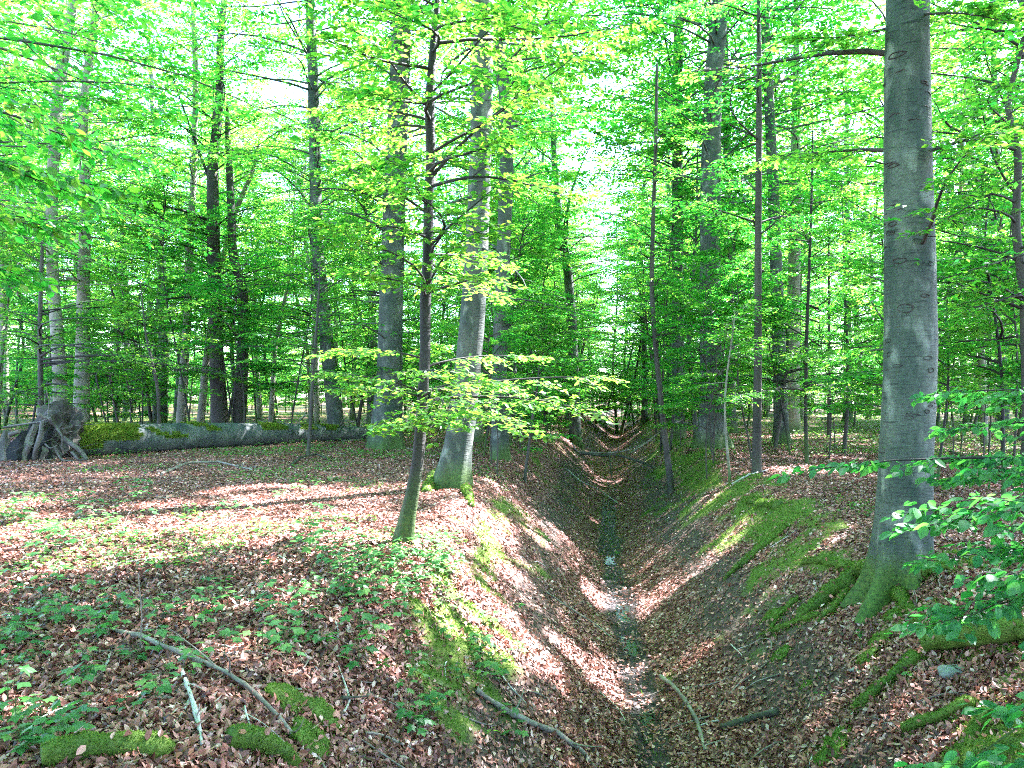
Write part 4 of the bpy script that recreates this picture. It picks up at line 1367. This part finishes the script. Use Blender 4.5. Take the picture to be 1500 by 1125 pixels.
# ------------------------------------------------------------------ dead branches
def branch(name, label, pxs, w0, w1, mat='bark_stick', lifts=None, twigs=0, cat='branch', group=None, depths=None, seed=0):
    g = np.random.default_rng(seed + 900)
    P = []
    for k, (u, v) in enumerate(pxs):
        if depths:
            q = pt(u, v, depths[k])
        else:
            q, _ = hit(u, v)
            q = q + np.array([0, 0, (lifts[k] if lifts else 0)])
        P.append(q)
    P = np.array(P)
    e = empty(name, label, cat, P[0], group)
    Q, r = resample(P, np.linspace(w0, w1, len(P)) / 2, .04)
    if not depths:
        Q[:, 2] = np.maximum(Q[:, 2], gz(Q[:, 0], Q[:, 1]) + r * .7)
    r = r * (1 + .5 * (vnoise(np.arange(len(r)) * .6, P[0, 0] * 7) - .5))
    o_ = P[0]
    v, f, c = tubes((Q - o_)[None], r[None], 9)
    v = v + .25 * w0 * (np.stack([vnoise(v[:, 0] * 20, v[:, 1] * 20), vnoise(v[:, 0] * 20 + 9, v[:, 2] * 20), vnoise(v[:, 1] * 20, v[:, 2] * 20)], 1) - .5)
    link('stem', make_mesh('stem', v, [f, c], [M[mat]], [True, False]), e)
    for k in range(twigs):
        i = int(g.integers(len(Q) // 5, len(Q) - 2))
        d = unit(Q[min(i + 2, len(Q) - 1)] - Q[i - 1])
        d = unit(d + g.normal(0, .6, 3) + np.array([0, 0, .3]))
        L = g.uniform(.12, .4)
        P2 = np.array([Q[i], Q[i] + d * L * .5 + g.normal(0, .02, 3), Q[i] + d * L + g.normal(0, .04, 3)])
        Q2, r2 = resample(P2, np.array([r[i] * .5, r[i] * .35, .0015]), .05)
        v, f, c = tubes((Q2 - o_)[None], r2[None], 5)
        link('twig', make_mesh('twig', v, [f, c], [M[mat]], True), e)
    return e


branch('branch', 'long grey-brown fallen branch slanting down the mossy rim', [(150, 926), (205, 940), (245, 962), (290, 978), (335, 1000), (365, 1026), (405, 1062), (440, 1098)], .032, .028, lifts=[.02, .04, .06, .05, .05, .07, .05, .02], twigs=4, seed=1)
branch('branch', 'whitish barkless stick lying across the long grey-brown branch', [(266, 988), (276, 1022), (286, 1055), (297, 1099)], .028, .022, 'bark_white', lifts=[.02, .05, .05, .02], twigs=2, seed=2)
branch('branch', 'thick curved grey branch on the steep slope below the maple seedlings', [(697, 1018), (735, 1048), (775, 1066), (815, 1082), (850, 1105), (872, 1130)], .055, .042, lifts=[.03, .05, .05, .04, .04, .02], twigs=2, seed=3)
branch('branch', 'brown bent branch standing up out of the ditch bed', [(966, 1004), (985, 1018), (1005, 1040), (1020, 1062), (1034, 1104)], .055, .035, lifts=[.10, .10, .08, .05, .02], twigs=3, seed=4)
branch('branch_piece', 'short thick dark log piece lying in the ditch litter', [(1056, 1071), (1085, 1063), (1115, 1054), (1140, 1050)], .065, .085, 'bark_dark', lifts=[.01, .02, .03, .03], cat='log piece', seed=5)
branch('branch', 'dark branch hanging straight across the far ditch', [(850, 664), (880, 667), (902, 666), (938, 676), (968, 690)], .10, .06, 'bark_dark', twigs=6, depths=[27, 26.8, 26.5, 26, 25.6], seed=6)
branch('branch', 'second dark branch crossing the far ditch lower down', [(838, 650), (846, 662), (890, 664), (918, 660), (955, 645)], .07, .04, 'bark_stick', twigs=5, depths=[27.5, 27.6, 28, 28.2, 28.6], seed=7)
branch('branch', 'thin dark hanging stem dropping from the branch across the ditch', [(893, 667), (895, 690), (897, 702), (905, 712)], .05, .03, 'bark_dark', depths=[26.4, 25.5, 25, 24.2], seed=8)
branch('branch', 'slender pale stick propped on the far mossy slope', [(922, 664), (945, 650), (972, 628), (1000, 615)], .05, .03, depths=[27, 27.5, 28, 28.5], seed=9)
branch('branch', 'long thin fallen branch arched on the brown litter before the big log', [(236, 697), (275, 684), (320, 682), (370, 690)], .07, .04, lifts=[.02, .10, .09, .02], twigs=4, seed=10)
branch('branch', 'dark curved branch lying in front of the log at the thin sapling', [(425, 684), (440, 675), (462, 669), (480, 673)], .06, .04, 'bark_dark', lifts=[.02, .08, .08, .02], twigs=2, seed=11)
branch('branch', 'long dead branch on the litter running towards the grassy end of the fallen trunk', [(500, 648), (535, 645), (580, 655), (610, 662)], .09, .05, twigs=4, seed=12)
branch('fallen_log', 'thin pale log lying along the back of the mossy fallen trunk', [(100, 629), (150, 628), (200, 627), (240, 625), (250, 618)], .20, .10, 'bark_pale', depths=[22.6, 23.4, 24.2, 25, 25.4], twigs=2, cat='log', seed=13)
branch('branch', 'dark stick half buried on the open litter', [(125, 738), (150, 735), (185, 732)], .03, .02, 'bark_dark', lifts=[0, .02, 0], seed=14)
branch('branch', 'brown twig on the litter above the maple seedlings', [(95, 800), (150, 786), (190, 768)], .025, .012, lifts=[0, .03, 0], twigs=2, seed=15)
branch('branch', 'thin dark root-like branch running down the bare ditch slope', [(800, 870), (835, 895), (875, 920), (900, 940)], .03, .02, 'bark_stick', lifts=[.02, .03, .03, .02], twigs=2, seed=16)
branch('branch', 'dark branch bridging litter high on the slope below the kinked sapling', [(612, 790), (640, 798), (665, 812)], .04, .02, 'bark_dark', lifts=[.03, .03, .0], twigs=2, seed=17)
branch('branch', 'forked whitish twig pointing up on the ditch slope far down', [(830, 690), (850, 712), (880, 724), (905, 738)], .04, .025, 'bark_white', lifts=[.06, .15, .12, .02], twigs=4, seed=18)
branch('branch', 'pale stick lying in the sun on the bank top by the whitish stem', [(1072, 712), (1095, 700), (1125, 690)], .05, .03, 'bark_white', lifts=[.02, .05, .02], twigs=1, seed=19)
branch('branch', 'fallen dark branch in the shade beyond the stout beech', [(1390, 668), (1415, 678), (1450, 690), (1500, 700)], .06, .03, 'bark_dark', lifts=[.15, .12, .12, .1], twigs=6, seed=20)
branch('branch', 'small pale twig on the brown ditch slope', [(1070, 948), (1085, 962), (1094, 972)], .018, .008, 'bark_white', lifts=[.02, .03, .01], twigs=1, seed=21)
branch('branch', 'dark little stick among the moss at the rim', [(500, 1035), (520, 1034), (540, 1032)], .02, .012, 'bark_dark', lifts=[.05, .05, .05], seed=22)
branch('branch', 'forked grey twig dangling from the mossy rim', [(358, 1045), (362, 1065), (368, 1078)], .014, .006, 'bark_white', lifts=[.04, .04, .02], twigs=2, seed=23)
branch('branch', 'thin twig standing among the maple seedlings on the flat floor', [(205, 950), (208, 900), (202, 840)], .012, .006, 'bark_stick', depths=[5.2, 5.2, 5.2], twigs=2, seed=24)
# brush heap of dead branches behind the log
g = np.random.default_rng(81)
for k in range(36):
    u = g.uniform(130, 620)
    v = g.uniform(603, 622)
    P0, d = hit(u, v)
    an = g.uniform(-.5, .5)
    L = g.uniform(.8, 2.4)
    dv = np.array([math.cos(an), math.sin(an), 0]) * L
    P = np.array([P0, P0 + dv * .5 + [0, 0, g.uniform(.1, .45)], P0 + dv + [0, 0, g.uniform(0, .4)]])
    Q, r = resample(P, np.array([.05, .035, .015]) * g.uniform(.6, 1.5), .2)
    v_, f_, c_ = tubes((Q - P0)[None], r[None], 6)
    link('dead_branch', make_mesh('dead_branch', v_, [f_, c_], [M['bark_stick'] if k % 3 else M['bark_white']], True), None, P0, None, 'dead grey branch in the low brush behind the fallen trunk', 'branch', 'dead branches strewn behind the fallen trunk')
# fine sticks in the litter
for k in range(150):
    for _ in range(30):
        u, v = g.uniform(0, 1500), g.uniform(660, 1110)
        P0, d = hit(u, v)
        if d < 25:
            break
    an = g.uniform(0, 6.28)
    L = g.uniform(.18, .7)
    P = np.array([P0, P0, P0]) + np.array([[0, 0, 0], [math.cos(an) * L * .5, math.sin(an) * L * .5, 0], [math.cos(an + .3) * L, math.sin(an + .3) * L, 0]])
    P[:, 2] = gz(P[:, 0], P[:, 1]) + np.array([.01, .03, .015])
    Q, r = resample(P, np.array([.008, .007, .003]) * g.uniform(.6, 1.5), .06)
    v_, f_, c_ = tubes((Q - P0)[None], r[None], 5)
    link('stick', make_mesh('stick', v_, [f_, c_], [M['bark_stick'] if k % 4 else M['bark_white']], True), None, P0, None, 'small dry stick lying loose on the dead leaves', 'stick', 'loose sticks in the leaf litter')


# ------------------------------------------------------------------ mossy logs, roots and stones
def mossy(name, label, pxs, w0, w1, cat, lift=.02, mat='moss_wood'):
    P0, _ = hit(*pxs[0])
    e = empty(name, label, cat, P0)
    root_along(e, pxs, w0, w1, lift, name='wood', mat=mat)
    return e


mossy('mossy_log', 'moss-covered log end lying at the lower rim under the white stick', [(60, 1125), (110, 1112), (170, 1104), (240, 1108)], .12, .10, 'log')
mossy('mossy_log', 'short moss-furred log stump end by the foot of the long branch', [(335, 1094), (365, 1098), (400, 1106), (428, 1122)], .13, .11, 'log')
mossy('mossy_root', 'long mossy root slanting down below the stout beech', [(1262, 1038), (1290, 1012), (1320, 988), (1345, 966)], .06, .10, 'root', .03)
mossy('mossy_root', 'mossy root arched over the earth beside the lowest leafy spray', [(1322, 1078), (1360, 1064), (1395, 1052), (1428, 1036)], .05, .07, 'root', .04)
mossy('mossy_log', 'mossy log overhanging a dark hollow on the bank with a grey stone beneath', [(1352, 962), (1400, 952), (1450, 948), (1505, 945)], .12, .17, 'log', .09)
mossy('mossy_root', 'mossy root bending down the slope at the lower bank corner', [(1455, 1045), (1430, 1068), (1420, 1100), (1415, 1135)], .07, .05, 'root')
mossy('mossy_root', 'thin mossy root ribbon on the slope under the black pole', [(1120, 800), (1090, 825), (1062, 850)], .10, .05, 'root')
mossy('mossy_root', 'mossy root on the bank between black pole and stout beech', [(1150, 775), (1128, 796), (1085, 832)], .12, .05, 'root')
mossy('mossy_root', 'short mossy root above the thin root ribbon', [(1140, 745), (1115, 742), (1090, 735)], .13, .08, 'root')
mossy('mossy_root', 'mossy root fanning from the leaning beech down to the rim', [(650, 700), (634, 712), (626, 722)], .3, .12, 'root')
mossy('mossy_root', 'bare forked root of the leaning beech', [(676, 706), (684, 724), (690, 742)], .18, .08, 'root')


def stone(name, label, u, v, size, seed, lift=0.0):
    g = np.random.default_rng(seed)
    P0, _ = hit(u, v)
    bm_v = []
    nu, nv = 20, 12
    for i in range(nv + 1):
        for j in range(nu):
            ph, th = np.pi * i / nv, 2 * np.pi * j / nu
            q = np.array([math.sin(ph) * math.cos(th), math.sin(ph) * math.sin(th), math.cos(ph)])
            s = .75 + .5 * vnoise(q[0] * 1.8 + seed, q[1] * 1.8 + q[2] * 1.5)
            bm_v.append(q * s * np.array([size, size * .7, size * .5]))
    F = np.array([(i * nu + j, i * nu + (j + 1) % nu, (i + 1) * nu + (j + 1) % nu, (i + 1) * nu + j) for i in range(nv) for j in range(nu)])
    return link(name, make_mesh(name, np.array(bm_v), [F], [M['stone']], True), None, P0 + np.array([0, 0, lift]), None, label, 'stone')


stone('stone', 'grey stone wedged under the overhanging mossy log', 1400, 985, .12, 3, -.01)
stone('stone', 'small pale stone poking out of the moss below the stout beech', 1253, 984, .05, 4)
stone('stone', 'little grey stone in the litter right of the big roots', 1365, 880, .05, 5)
stone('stone', 'small light stone at the mossy rim next to a seedling', 432, 1012, .04, 6)

# moss cushions on the lower bank
for k, (u, v, r_) in enumerate([(1222, 1088, .10), (1215, 1105, .11), (1265, 1030, .08), (1182, 1008, .05), (1470, 1110, .13), (1440, 1095, .10), (1290, 940, .10), (1270, 965, .09), (1345, 915, .09), (1310, 905, .09), (1145, 960, .08), (1130, 905, .09), (1105, 735, .12), (455, 1095, .13), (420, 1030, .12), (470, 1050, .12)]):
    P0, _ = hit(u, v)
    nu, nv = 18, 8
    vv, nn = [], []
    for i in range(nv + 1):
        for j in range(nu):
            ph, th = np.pi * .5 * i / nv, 2 * np.pi * j / nu
            q = np.array([math.sin(ph) * math.cos(th), math.sin(ph) * math.sin(th), math.cos(ph)])
            s = r_ * (.6 + .7 * vnoise(q[0] * 2.2 + k, q[1] * 2.2 + q[2]))
            p = P0 + q * s * np.array([1, 1, .55])
            p[2] += float(gz(p[0], p[1])) - P0[2]
            vv.append(p)
            nn.append(q)
    vv, nn = np.array(vv), np.array(nn)
    F = np.array([(i * nu + j, i * nu + (j + 1) % nu, (i + 1) * nu + (j + 1) % nu, (i + 1) * nu + j) for i in range(nv) for j in range(nu)])
    o = link('moss_cushion', make_mesh('moss_cushion', vv - P0, [F], [M['moss_wood']], True), None, P0, None, 'soft green moss cushion swelling from the bank', 'moss cushion', 'moss cushions on the banks')
    tufts.append((vv, nn, F))

# moss blades on the wood and cushions, and over the mossy ground
g = np.random.default_rng(83)
def moss_on(V, Nn, F, n, g, name, parent, ln, spread=.75):
    cen_ = V[F].mean(1)
    w = 1 / np.maximum(np.linalg.norm(cen_ - CAM, axis=1), 2) ** 1.6 * (Nn[F].mean(1)[:, 2] > -.3)
    p, nn = surf_points(V, Nn, F, n, g, w)
    dd = np.linalg.norm(p - CAM, axis=1)
    d = unit(nn + g.normal(0, spread, (n, 3)))
    s = (ln + .0016 * dd) * g.uniform(.5, 1.5, n)
    offp = np.array(parent.location) if parent is not None else np.zeros(3)
    V2, F2 = leaf_verts(p - offp - nn * .003, d, np.cross(d, unit(g.normal(0, 1, (n, 3)))), s, wr=.3, fold=.1)
    return link(name, make_mesh(name, V2, [F2], [M['moss']]), parent, kind='stuff')


bs = 0
TV, TN, TF = [], [], []
for q in tufts:
    TV.append(q[0])
    TN.append(q[1])
    TF.append(q[2] + bs)
    bs += len(q[0])
bt = [o for o in big.children if o.name.startswith('trunk')][0].data
bv = np.array([v.co[:] for v in bt.vertices])
bn = np.array([v.normal[:] for v in bt.vertices])
bf = np.array([p.vertices[:] for p in bt.polygons if len(p.vertices) == 4])
bc = bv[bf].mean(1)
bf = bf[(bc[:, 2] < .05 + .75 * fbm(bc[:, 0] * 5 + 3, bc[:, 1] * 5 + bc[:, 2] * 2))]
moss_on(bv + bigFoot, bn, bf, 9000, g, 'moss', big, .006)
p, nn = surf_points(np.concatenate(TV), np.concatenate(TN), np.concatenate(TF), 26000, g, (np.linalg.norm(np.concatenate(TV)[np.concatenate(TF)].mean(1) - CAM, axis=1) < 10) + 1e-6)
p[:, :2] += g.normal(0, .055, (len(p), 2))
p[:, 2] = gz(p[:, 0], p[:, 1]) + .004
V, F = leaf_verts(p, unit(np.array([0, 0, 1.0]) + g.normal(0, .8, p.shape)), g.normal(0, 1, p.shape), .026 * g.uniform(.5, 1.4, len(p)), wr=.35)
link('moss', make_mesh('moss', V, [F], [M['moss']]), None, kind='stuff')
moss_on(np.concatenate(TV), np.concatenate(TN), np.concatenate(TF), 90000, g, 'moss', None, .006)


def frustum_points(n, d0, d1, g, pw=1.0, umin=-40, umax=1540):
    d = d0 * (d1 / d0) ** (g.random(n) ** pw)
    u = g.uniform(umin, umax, n)
    rr_ = np.stack([(u - 750) / FPX, np.zeros(n), -np.ones(n)], 1) @ _rot.T
    rr_[:, 2] = 0
    P = CAM + rr_ * d[:, None]
    return P[:, 0], P[:, 1]


x, y = frustum_points(520000, 2.6, 26, g)
mo, gr = moss_mask(x, y)
k = g.random(len(x)) < mo ** 1.5
x, y = x[k][:150000], y[k][:150000]
P = np.stack([x, y, gz(x, y) + moss_lump(x, y)], 1)
Nn = gnormal(x, y)
n = len(x)
dd = np.hypot(x, y)
d = unit(Nn + g.normal(0, .7, (n, 3)))
s = (.010 + .0020 * dd) * g.uniform(.6, 1.5, n)
V, F = leaf_verts(P, d, np.cross(d, unit(g.normal(0, 1, (n, 3)))), s, wr=.35, fold=.1)
link('moss', make_mesh('moss', V, [F], [M['moss']]), None, kind='stuff')

# ------------------------------------------------------------------ dry leaf litter
g = np.random.default_rng(84)
x, y = frustum_points(360000, 2.7, 34, g)
xf = g.uniform(-3.2, 3.2, 26000)
yf = g.uniform(34, 66, 26000)
x, y = np.concatenate([x, xf]), np.concatenate([y, yf])
mo, gr = moss_mask(x, y)
keep = g.random(len(x)) > np.clip(mo * .62 + .55 * soil_mask(x, y) + .72 * wet_mask(x, y), 0, .95)
x, y = x[keep], y[keep]
n = len(x)
dd = np.hypot(x, y)
Nn = gnormal(x, y)
az = g.uniform(0, 6.28, n)
d = np.stack([np.cos(az), np.sin(az), g.normal(0, .35, n)], 1)
d = unit(d - Nn * ((d * Nn).sum(1, keepdims=True) - g.normal(.05, .28, (n, 1))))
s = (.018 + .040 * g.random(n) ** .8) * (1 + .014 * dd)
P = np.stack([x, y, gz(x, y)], 1) + Nn * (g.uniform(.002, .022, n) + .022 * wet_mask(x, y))[:, None]
near = dd < 8.5
nl = unit(Nn + g.normal(0, .5, (n, 3)))
V1, F1 = leaf_verts(P[near], d[near], nl[near], s[near], wr=.56, fold=g.normal(.25, .45, near.sum()), six=True, bend=g.normal(.1, .3, near.sum()))
V2, F2 = leaf_verts(P[~near], d[~near], nl[~near], s[~near], wr=.75, fold=.3)
print('litter', near.sum(), (~near).sum())
link('leaf_litter', make_mesh('leaf_litter', np.concatenate([V1, V2]), [F1, F2 + len(V1)], [M['litter']]), None, kind='stuff')

# leaves caught on the mossy wood, and crumbs and husks between the leaves
p, nn = surf_points(np.concatenate(TV), np.concatenate(TN), np.concatenate(TF), 900, g)
ok_ = (nn[:, 2] > .3)
p, nn = p[ok_], nn[ok_]
n = len(p)
dz = g.normal(0, 1, (n, 3))
V, F = leaf_verts(p + nn * .008, unit(dz - nn * ((dz * nn).sum(1, keepdims=True) - .1)), unit(nn + g.normal(0, .4, (n, 3))), .025 + .035 * g.random(n), wr=.58, fold=g.normal(.2, .4, n), six=True, bend=g.normal(.1, .3, n))
link('leaf_litter', make_mesh('leaf_litter', V, [F], [M['litter']]), None, kind='stuff')
x, y = frustum_points(16000, 2.7, 10, g)
n = len(x)
P = np.stack([x, y, gz(x, y) + .012], 1)
V, F = leaf_verts(P, g.normal(0, 1, (n, 3)), g.normal(0, 1, (n, 3)), .008 + .014 * g.random(n), wr=.9, fold=.4)
link('leaf_litter', make_mesh('leaf_litter', V, [F], [M['husk']]), None, kind='stuff')

# ------------------------------------------------------------------ maple seedlings
def maple_leaf():
    pts = []
    lob = [(-150, .55), (-105, .28), (-85, .80), (-50, .36), (-28, .62), (0, 1.0), (28, .62), (50, .36), (85, .80), (105, .28), (150, .55)]
    lob = [(-165, .35), (-120, .62), (-100, .40), (-62, .92), (-40, .52), (-14, .78), (0, 1.05), (14, .78), (40, .52), (62, .92), (100, .40), (120, .62), (165, .35)]
    V = [(0, 0, 0)]
    for an, r_ in lob:
        V.append((.35 + math.cos(R(an)) * r_ * .65, math.sin(R(an)) * r_ * .65, .05 * math.sin(R(an * 2.2)) - .10 * r_ * r_))
    V.append((.35, 0, .03))
    c = len(V) - 1
    F = np.array([(c, i, i + 1) for i in range(1, c - 1)] + [(c, c - 1, 0), (c, 0, 1)])
    return make_mesh('leaf', np.array(V), [F], [M['leaf_blue']])


ML = maple_leaf()
g = np.random.default_rng(85)


def seedling_leaves(h, n, g, ls):
    out = []
    for k in range(n):
        an = k * 2.4 + g.uniform(-.4, .4)
        zz = h * (1 - .16 * (k // 2)) + g.normal(0, .01)
        rad = g.uniform(.03, .07)
        out.append((np.array([math.cos(an) * rad, math.sin(an) * rad, zz]), an, g.normal(-.12, .18), ls * g.uniform(.7, 1.15)))
    return out


def stem_mesh(h, leaves):
    q = [(np.array([[0, 0, -.02], [.005, .003, h * .5], [0, 0, h]])[None], np.array([[.003, .0025, .0018]]), 5)]
    for p, an, pi, s in leaves:
        q.append((np.array([[0, 0, p[2] - .02], p * .5 + np.array([0, 0, p[2] * .5 + .004]), p])[None], np.array([[.0014, .0012, .001]]), 4))
    Vs, Fs, b0 = [], [], 0
    for Q, r, m in q:
        v, f, c = tubes(Q, r, m)
        Vs.append(v)
        Fs.append(f + b0)
        b0 += len(v)
    return make_mesh('stem', np.concatenate(Vs), [np.concatenate(Fs)], [M['bark_young']], True)


PSEED = []
for k in range(7):
    h = g.uniform(.10, .24)
    lv = seedling_leaves(h, int(g.integers(4, 8)), g, .095)
    PSEED.append((stem_mesh(h, lv), lv))
# a single joined mesh of each for those too small to show their leaves
PSMALL = []
mv = np.array([v.co[:] for v in ML.vertices])
mf = [tuple(p.vertices) for p in ML.polygons]
for st, lv in PSEED:
    Vs, Fs = [], []
    b0 = 0
    for p, an, pi, s in lv:
        mt = Euler((0, -pi, an)).to_matrix()
        v = (mv * s) @ np.array(mt).T + p
        Vs.append(v)
        Fs.append(np.array(mf) + b0)
        b0 += len(v)
    PSMALL.append(make_mesh('maple_seedling', np.concatenate(Vs), [np.concatenate(Fs)], [M['leaf_blue']]))

ZONES = [  # photo polygon-ish boxes (u0, u1, v0, v1), how many, label
    (0, 250, 930, 1090, 22, 'maple seedling in the dense patch on the flat floor beside the long fallen branch'),
    (0, 330, 840, 940, 24, 'maple seedling on the open brown litter behind the long fallen branch'),
    (0, 200, 740, 830, 34, 'small maple seedling on the flat litter far from the path edge'),
    (440, 560, 790, 900, 40, 'maple seedling crowding the rim below the foot of the kinked young beech'),
    (560, 660, 800, 880, 34, 'sunlit maple seedling on the slope just under the kinked young beech'),
    (520, 760, 900, 1020, 20, 'large-leaved maple seedling alone on the steep mossy slope'),
    (590, 780, 1010, 1110, 9, 'maple seedling by the thick curved branch on the slope'),
    (230, 480, 880, 990, 26, 'scattered maple seedling on the brown litter near the mossy rim'),
    (20, 120, 1090, 1120, 5, 'maple seedling next to the lower mossy log'),
    (180, 480, 690, 790, 26, 'tiny maple seedling on the litter before the fallen trunk'),
]
for (u0, u1, v0, v1, cnt, lab) in ZONES:
    for k in range(cnt):
        u, v = g.uniform(u0, u1), g.uniform(v0, v1)
        if u < 300 and g.random() < .35:
            u *= .6
        P0, d = hit(u, v)
        j = int(g.integers(len(PSEED)))
        sc = g.uniform(.65, 1.15) * (1.15 if 'large' in lab else 1.0)
        rz = g.uniform(0, 6.28)
        if d < 7.8:
            e = empty('maple_seedling', lab, 'seedling', P0, 'maple seedlings on the forest floor', rz)
            e.scale = (sc,) * 3
            link('stem', PSEED[j][0], e)
            for p, an, pi, s in PSEED[j][1]:
                o = link('leaf', ML, e, p)
                o.rotation_euler = (g.normal(0, .15), -pi + g.normal(0, .1), an)
                o.scale = (s,) * 3
        else:
            e = link('maple_seedling', PSMALL[j], None, P0, None, lab, 'seedling', 'maple seedlings on the forest floor')
            e.rotation_euler = (0, 0, rz)
            e.scale = (sc * 1.2,) * 3

BSEED = [(170, 800), (95, 845), (330, 870), (300, 920), (480, 960), (560, 1000), (600, 950), (390, 840), (240, 780), (130, 1000), (60, 960), (410, 790), (530, 870), (640, 1060), (720, 1090), (690, 960), (1180, 760), (1230, 740), (1150, 720), (1330, 1000), (1260, 950), (905, 815), (1200, 1040), (760, 900), (40, 780), (280, 830)]
for k, (u, v) in enumerate(BSEED):
    P0, d = hit(u, v)
    e = empty('beech_seedling', 'tiny beech seedling with a few oval leaves, alone in the litter or moss', 'seedling', P0, 'beech seedlings on the forest floor', g.uniform(0, 6.28))
    h = g.uniform(.07, .16)
    v_, f_, c_ = tubes(np.array([[[0, 0, -.02], [.004, .003, h * .5], [0, .004, h]]]), np.array([[.002, .0018, .0012]]), 5)
    link('stem', make_mesh('stem', v_, [f_], [M['bark_young']], True), e)
    for q in range(int(g.integers(4, 9))):
        an = q * 2.5 + g.uniform(-.5, .5)
        o = link('leaf', LEAFM[q % 4], e, (math.cos(an) * .008, math.sin(an) * .008, h * (1 - .1 * (q // 2))))
        o.rotation_euler = (g.normal(0, .2), g.normal(.1, .2), an)
        o.scale = (g.uniform(.045, .075),) * 3

# ------------------------------------------------------------------ low green growth on the floor farther off
g = np.random.default_rng(86)


def ground_leaves(name, n, d0, d1, thr, size, hgt, mat, seed, label=None):
    g = np.random.default_rng(seed)
    x, y = frustum_points(n * 4, d0, d1, g, 1.0, -60, 1560)
    q = fbm(x * .45 + seed, y * .45, 3)
    k = (q > thr) & (np.abs(side_t(x, y)) > .85)
    x, y = x[k][:n], y[k][:n]
    n = len(x)
    az = g.uniform(0, 6.28, n)
    d = np.stack([np.cos(az), np.sin(az), g.normal(0, .3, n)], 1)
    P = np.stack([x, y, gz(x, y) + g.random(n) ** 2 * hgt], 1)
    V, F = leaf_verts(P, d, np.stack([g.normal(0, .4, n), g.normal(0, .4, n), np.ones(n)], 1), size * g.uniform(.6, 1.3, n) * (1 + .02 * np.hypot(x, y)), wr=.7)
    link(name, make_mesh(name, V, [F], [M[mat]]), None, kind='stuff')


ground_leaves('ground_cover', 30000, 20, 60, .46, .06, .22, 'grass', 5)
ground_leaves('ground_cover', 14000, 7.5, 24, .56, .045, .07, 'grass', 6)
pass
print('objects', len(bpy.data.objects), 'tris', sum(len(m.loops) - 2 * len(m.polygons) for m in bpy.data.meshes))
